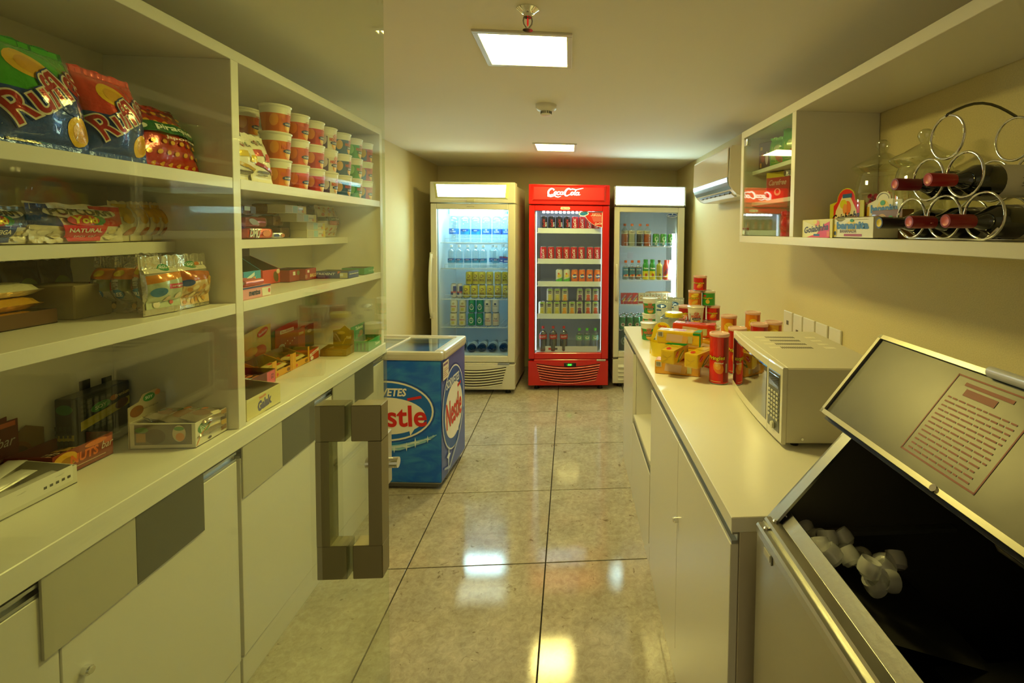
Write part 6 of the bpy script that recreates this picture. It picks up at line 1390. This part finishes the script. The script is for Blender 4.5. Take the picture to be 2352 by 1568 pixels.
t=thing('display_card','upright guava sweets card with red rounded top on the wall shelf','card',(x_,yc,CZ),RZ); w2=wd/2; b=MB()
pts=[(-w2,0),(w2,0),(w2,hh*.72),(w2*.55,hh*.74)]+[(w2*.55*math.cos(PI*i/8),hh*.74+hh*.26*math.sin(PI*i/8)) for i in range(1,8)]+[(-w2*.55,hh*.74),(-w2,hh*.70)]
b.prism(pts,.003,M('c8c028',.45),T); b.art([('p','d82418',[(-w2*.72,.02),(w2*.78,.02),(w2*.78,hh*.70),(w2*.52,hh*.74)]+[(w2*.52*math.cos(PI*i/8),hh*.74+hh*.24*math.sin(PI*i/8)) for i in range(1,8)]+[(-w2*.52,hh*.74),(-w2*.75,hh*.66)]),
   ('p','e8dcb8',[(-w2*.7,hh*.28),(w2*.7,hh*.28),(w2*.6,hh*.55),(w2*.2,hh*.85),(-w2*.2,hh*.85),(-w2*.6,hh*.55)]),('e','e87838',.01,hh*.60,.022,.024),('e','d8d020',-.015,hh*.68,.022,.016),('e','e8944c',-.004,hh*.58,.014,.018),('t','2a1a10','Goiabinha',0,hh*.42,wd*.80,hh*.16,.3,.08,.03),('r','2a5a9a',-.02,hh*.80,.035,hh*.88),('p','d84020',[(-w2*.7,hh*.20),(w2*.7,hh*.26),(w2*.7,hh*.14),(-w2*.7,hh*.10)])],pf(-.0032),.00015); b.build('card',t)
bfr=lambda w_,h:[('e','e0c428',-.005,h*.62,.030,.016),('t','2a6aa8','bananita',.0,h*.66,w_*.78,h*.34,.0,.0,.06),('t','6a4a10','BANANADA',-.02,h*.36,w_*.42,h*.16,.1,0,.02),('r','a83850',-w_*.2,h*.10,w_*.25,h*.22),('e','e0c428',-w_/2+.012,h*.4,.010,h*.35),('e','1c2c4a',-w_/2+.012,h*.25,.007,.007),('e','2a8a34',.0,h*.90,.010,.005)]
yc,wd=onR(1913,2004,.855)
tray('sweets_tray','white banana sweets tray with blue lettering on the wall shelf',wd,.11,.062,'e0dcc8',(.856+.055,yc,CZ),RZ,front=bfr(wd,.06),inner='8a8468')
bb_=pillow_me(.085,.034,.016,FOIL('d0d4d0',.15,.6,.5),[('e','2a6ab0',-.02,.002,.018,.010),('r','c83050',.01,-.01,.03,-.003)])
for k in range(5): solo('banana_bar',bb_,(.872+.024*(k%3),yc+.045*((k//3)*2-1)*.9,CZ+.048+.003*(k%2)),f"silver and blue banana bar, {nth(k%3)} row, {['near','far'][1-(k//3)]} half of the white tray",'sweets','banana bars in the white tray',rotz=RZ+.1*k)
x_=.965
yc,wd=onR(1988,2072,x_); hh=proj_h(2030,440,x_)-CZ; w2=wd/2
t=thing('display_card','upright banana sweets card with arched top, partly behind the wine bottles','card',(x_,yc,CZ),RZ); b=MB()
pts=[(-w2,0),(w2,0),(w2,hh*.80),(.035,hh*.84)]+[(.035*math.cos(PI*i/8),hh*.84+hh*.16*math.sin(PI*i/8)) for i in range(1,8)]+[(-.035,hh*.84),(-w2*.5,hh*.82),(-w2,hh*.74)]
b.prism(pts,.003,M('e4dec8',.45),T); b.art([('r','d8a828',-w2,0,-w2*.78,hh*.70),('e','e0c428',.0,hh*.62,.030,.030),('t','2a6aa8','bananita',.005,hh*.64,wd*.72,hh*.16,0,0,.06),('t','4a3a10','BANANADA',-.01,hh*.48,wd*.5,hh*.09,.1,0,.02),('r','a84858',-.03,hh*.33,.05,hh*.38),('e','2c2820',-w2*.55,hh*.20,.026,.030),('t','e8e0d0','2',-w2*.6,hh*.22,.012,.016,0,0,.05),('e','3a9a3c',.0,hh*.76,.012,.008),('l','6a6250',[(.028*math.cos(PI*i/8),hh*.84+.018*math.sin(PI*i/8)) for i in range(9)],.002)],pf(-.0032),.00015); b.build('card',t)
yc,wd=onR(2003,2046,.93)
pack('sweets_box','brown patterned sweets box behind the gold capped bottle','box',wd+.05,.035,.085,'7a5428',(.93+.0175,yc-.02,CZ),RZ,bev=.001,front=[('e','c89838',-.02,.06,.02,.014),('e','3a8a34',.02,.062,.010,.006),('e','c87828',.0,.02,.03,.014),('r','4a2c14',-.04,.03,.04,.045)])
# glazed compartment
yc=yat(1754,.90,1.772)
pack('purple_box','dark purple carton on the top inner shelf of the glazed compartment','box',.085,.10,.125,'2c2038',(.945,yc,1.7705),RZ+.3,front=[('e','d8d0e0',.015,.05,.010,.030),('r','b89838',-.030,.09,-.015,.105),('e','8a2838',-.012,.055,.014,.022),('r','c8a838',-.03,.01,-.02,.03)])
for k,(px,hh_,lab) in enumerate(((1778,.135,'left'),(1808,.150,'right'))):
    yc=yat(px,.91,1.80)
    bag('green_pack',f'bright green soft pack on the top inner shelf of the glazed compartment, {lab} one','pack',.095,hh_,.055,FOIL('4ab82c',.25,.1,.4),[('p','b8dc60',[(-.03,.02),(.01,.02),(.02,.10),(-.02,.09)]),('e','d86838',.02,.04,.018,.020),('e','e8f0c8',.015,.08,.02,.012)],(.93,yc,1.771),RZ+.5,.03,'green packs',seed=k)
yc=yat(1774,.90,1.66)
pack('red_pack','red pack with yellow top band and script lettering in the glazed compartment','pack',.13,.09,.125,'c02830',(.955,yc,1.6225),RZ+.45,front=[('r','e0c020',-.063,.100,.063,.124),('t','e8b8b0','Carefree',.0,.078,.095,.024,.3,0,.02),('e','e8d0c8',.0,.035,.018,.016),('e','c02830',.0,.038,.010,.010)],bev=.006)
yc=yat(1806,.93,1.64)
pack('brown_carton','plain brown carton beside the red pack in the glazed compartment','box',.075,.10,.10,'a87c4c',(1.03,yc+.01,1.6225),RZ+.2,rough=.7)
yc=yat(1793,.90,1.50)
bag('red_bag','crinkled red bag at the bottom of the glazed compartment','bag',.16,.11,.07,FOIL('b82028',.25,.3,.9),[],(.95,yc-.01,CZ),RZ+.3,.05,seed=9)
# ================================================================ ICE in the bin
IG=bpy.data.materials.new('ice'); IG.use_nodes=True; bs=IG.node_tree.nodes['Principled BSDF']
for k_,v_ in (('Base Color',(.97,.98,.95,1)),('Roughness',.08),('Alpha',.55),('Coat Weight',1.),('Specular IOR Level',1.)): bs.inputs[k_].default_value=v_
cb_=MB(); cb_.lathe([(.006,.002),(.011,.010),(.012,.026),(.0165,.030),(.0195,.018),(.0185,.006),(.012,.0),(.0,.0)],IG,18,caps=False); cb_.lathe([(.0,.0),(.006,.002)],IG,18,caps=False)
cb_=cb_.mesh('ice_cube'); random.seed(21)
spots=[(1868,1232),(1905,1250),(1890,1270),(1938,1262),(1962,1290),(1925,1285),(1985,1270),(2012,1290),(2045,1318),(2062,1300),(2020,1322),(1990,1315),(1850,1225),(1950,1245),(2058,1328),(2022,1350)]
for i,(px,py) in enumerate(spots):
    z_=.862+.010*(i%3)-.02*(px-1850)/210
    q=at(px,py+8,z=z_)
    solo('ice_cube',cb_,(q.x,q.y,q.z),'clear cup shaped ice cube in the heap at the far end of the bin','ice','ice cubes heaped in the bin',rot=(random.uniform(-1.2,1.2),random.uniform(-1.,1.),random.uniform(0,6)))
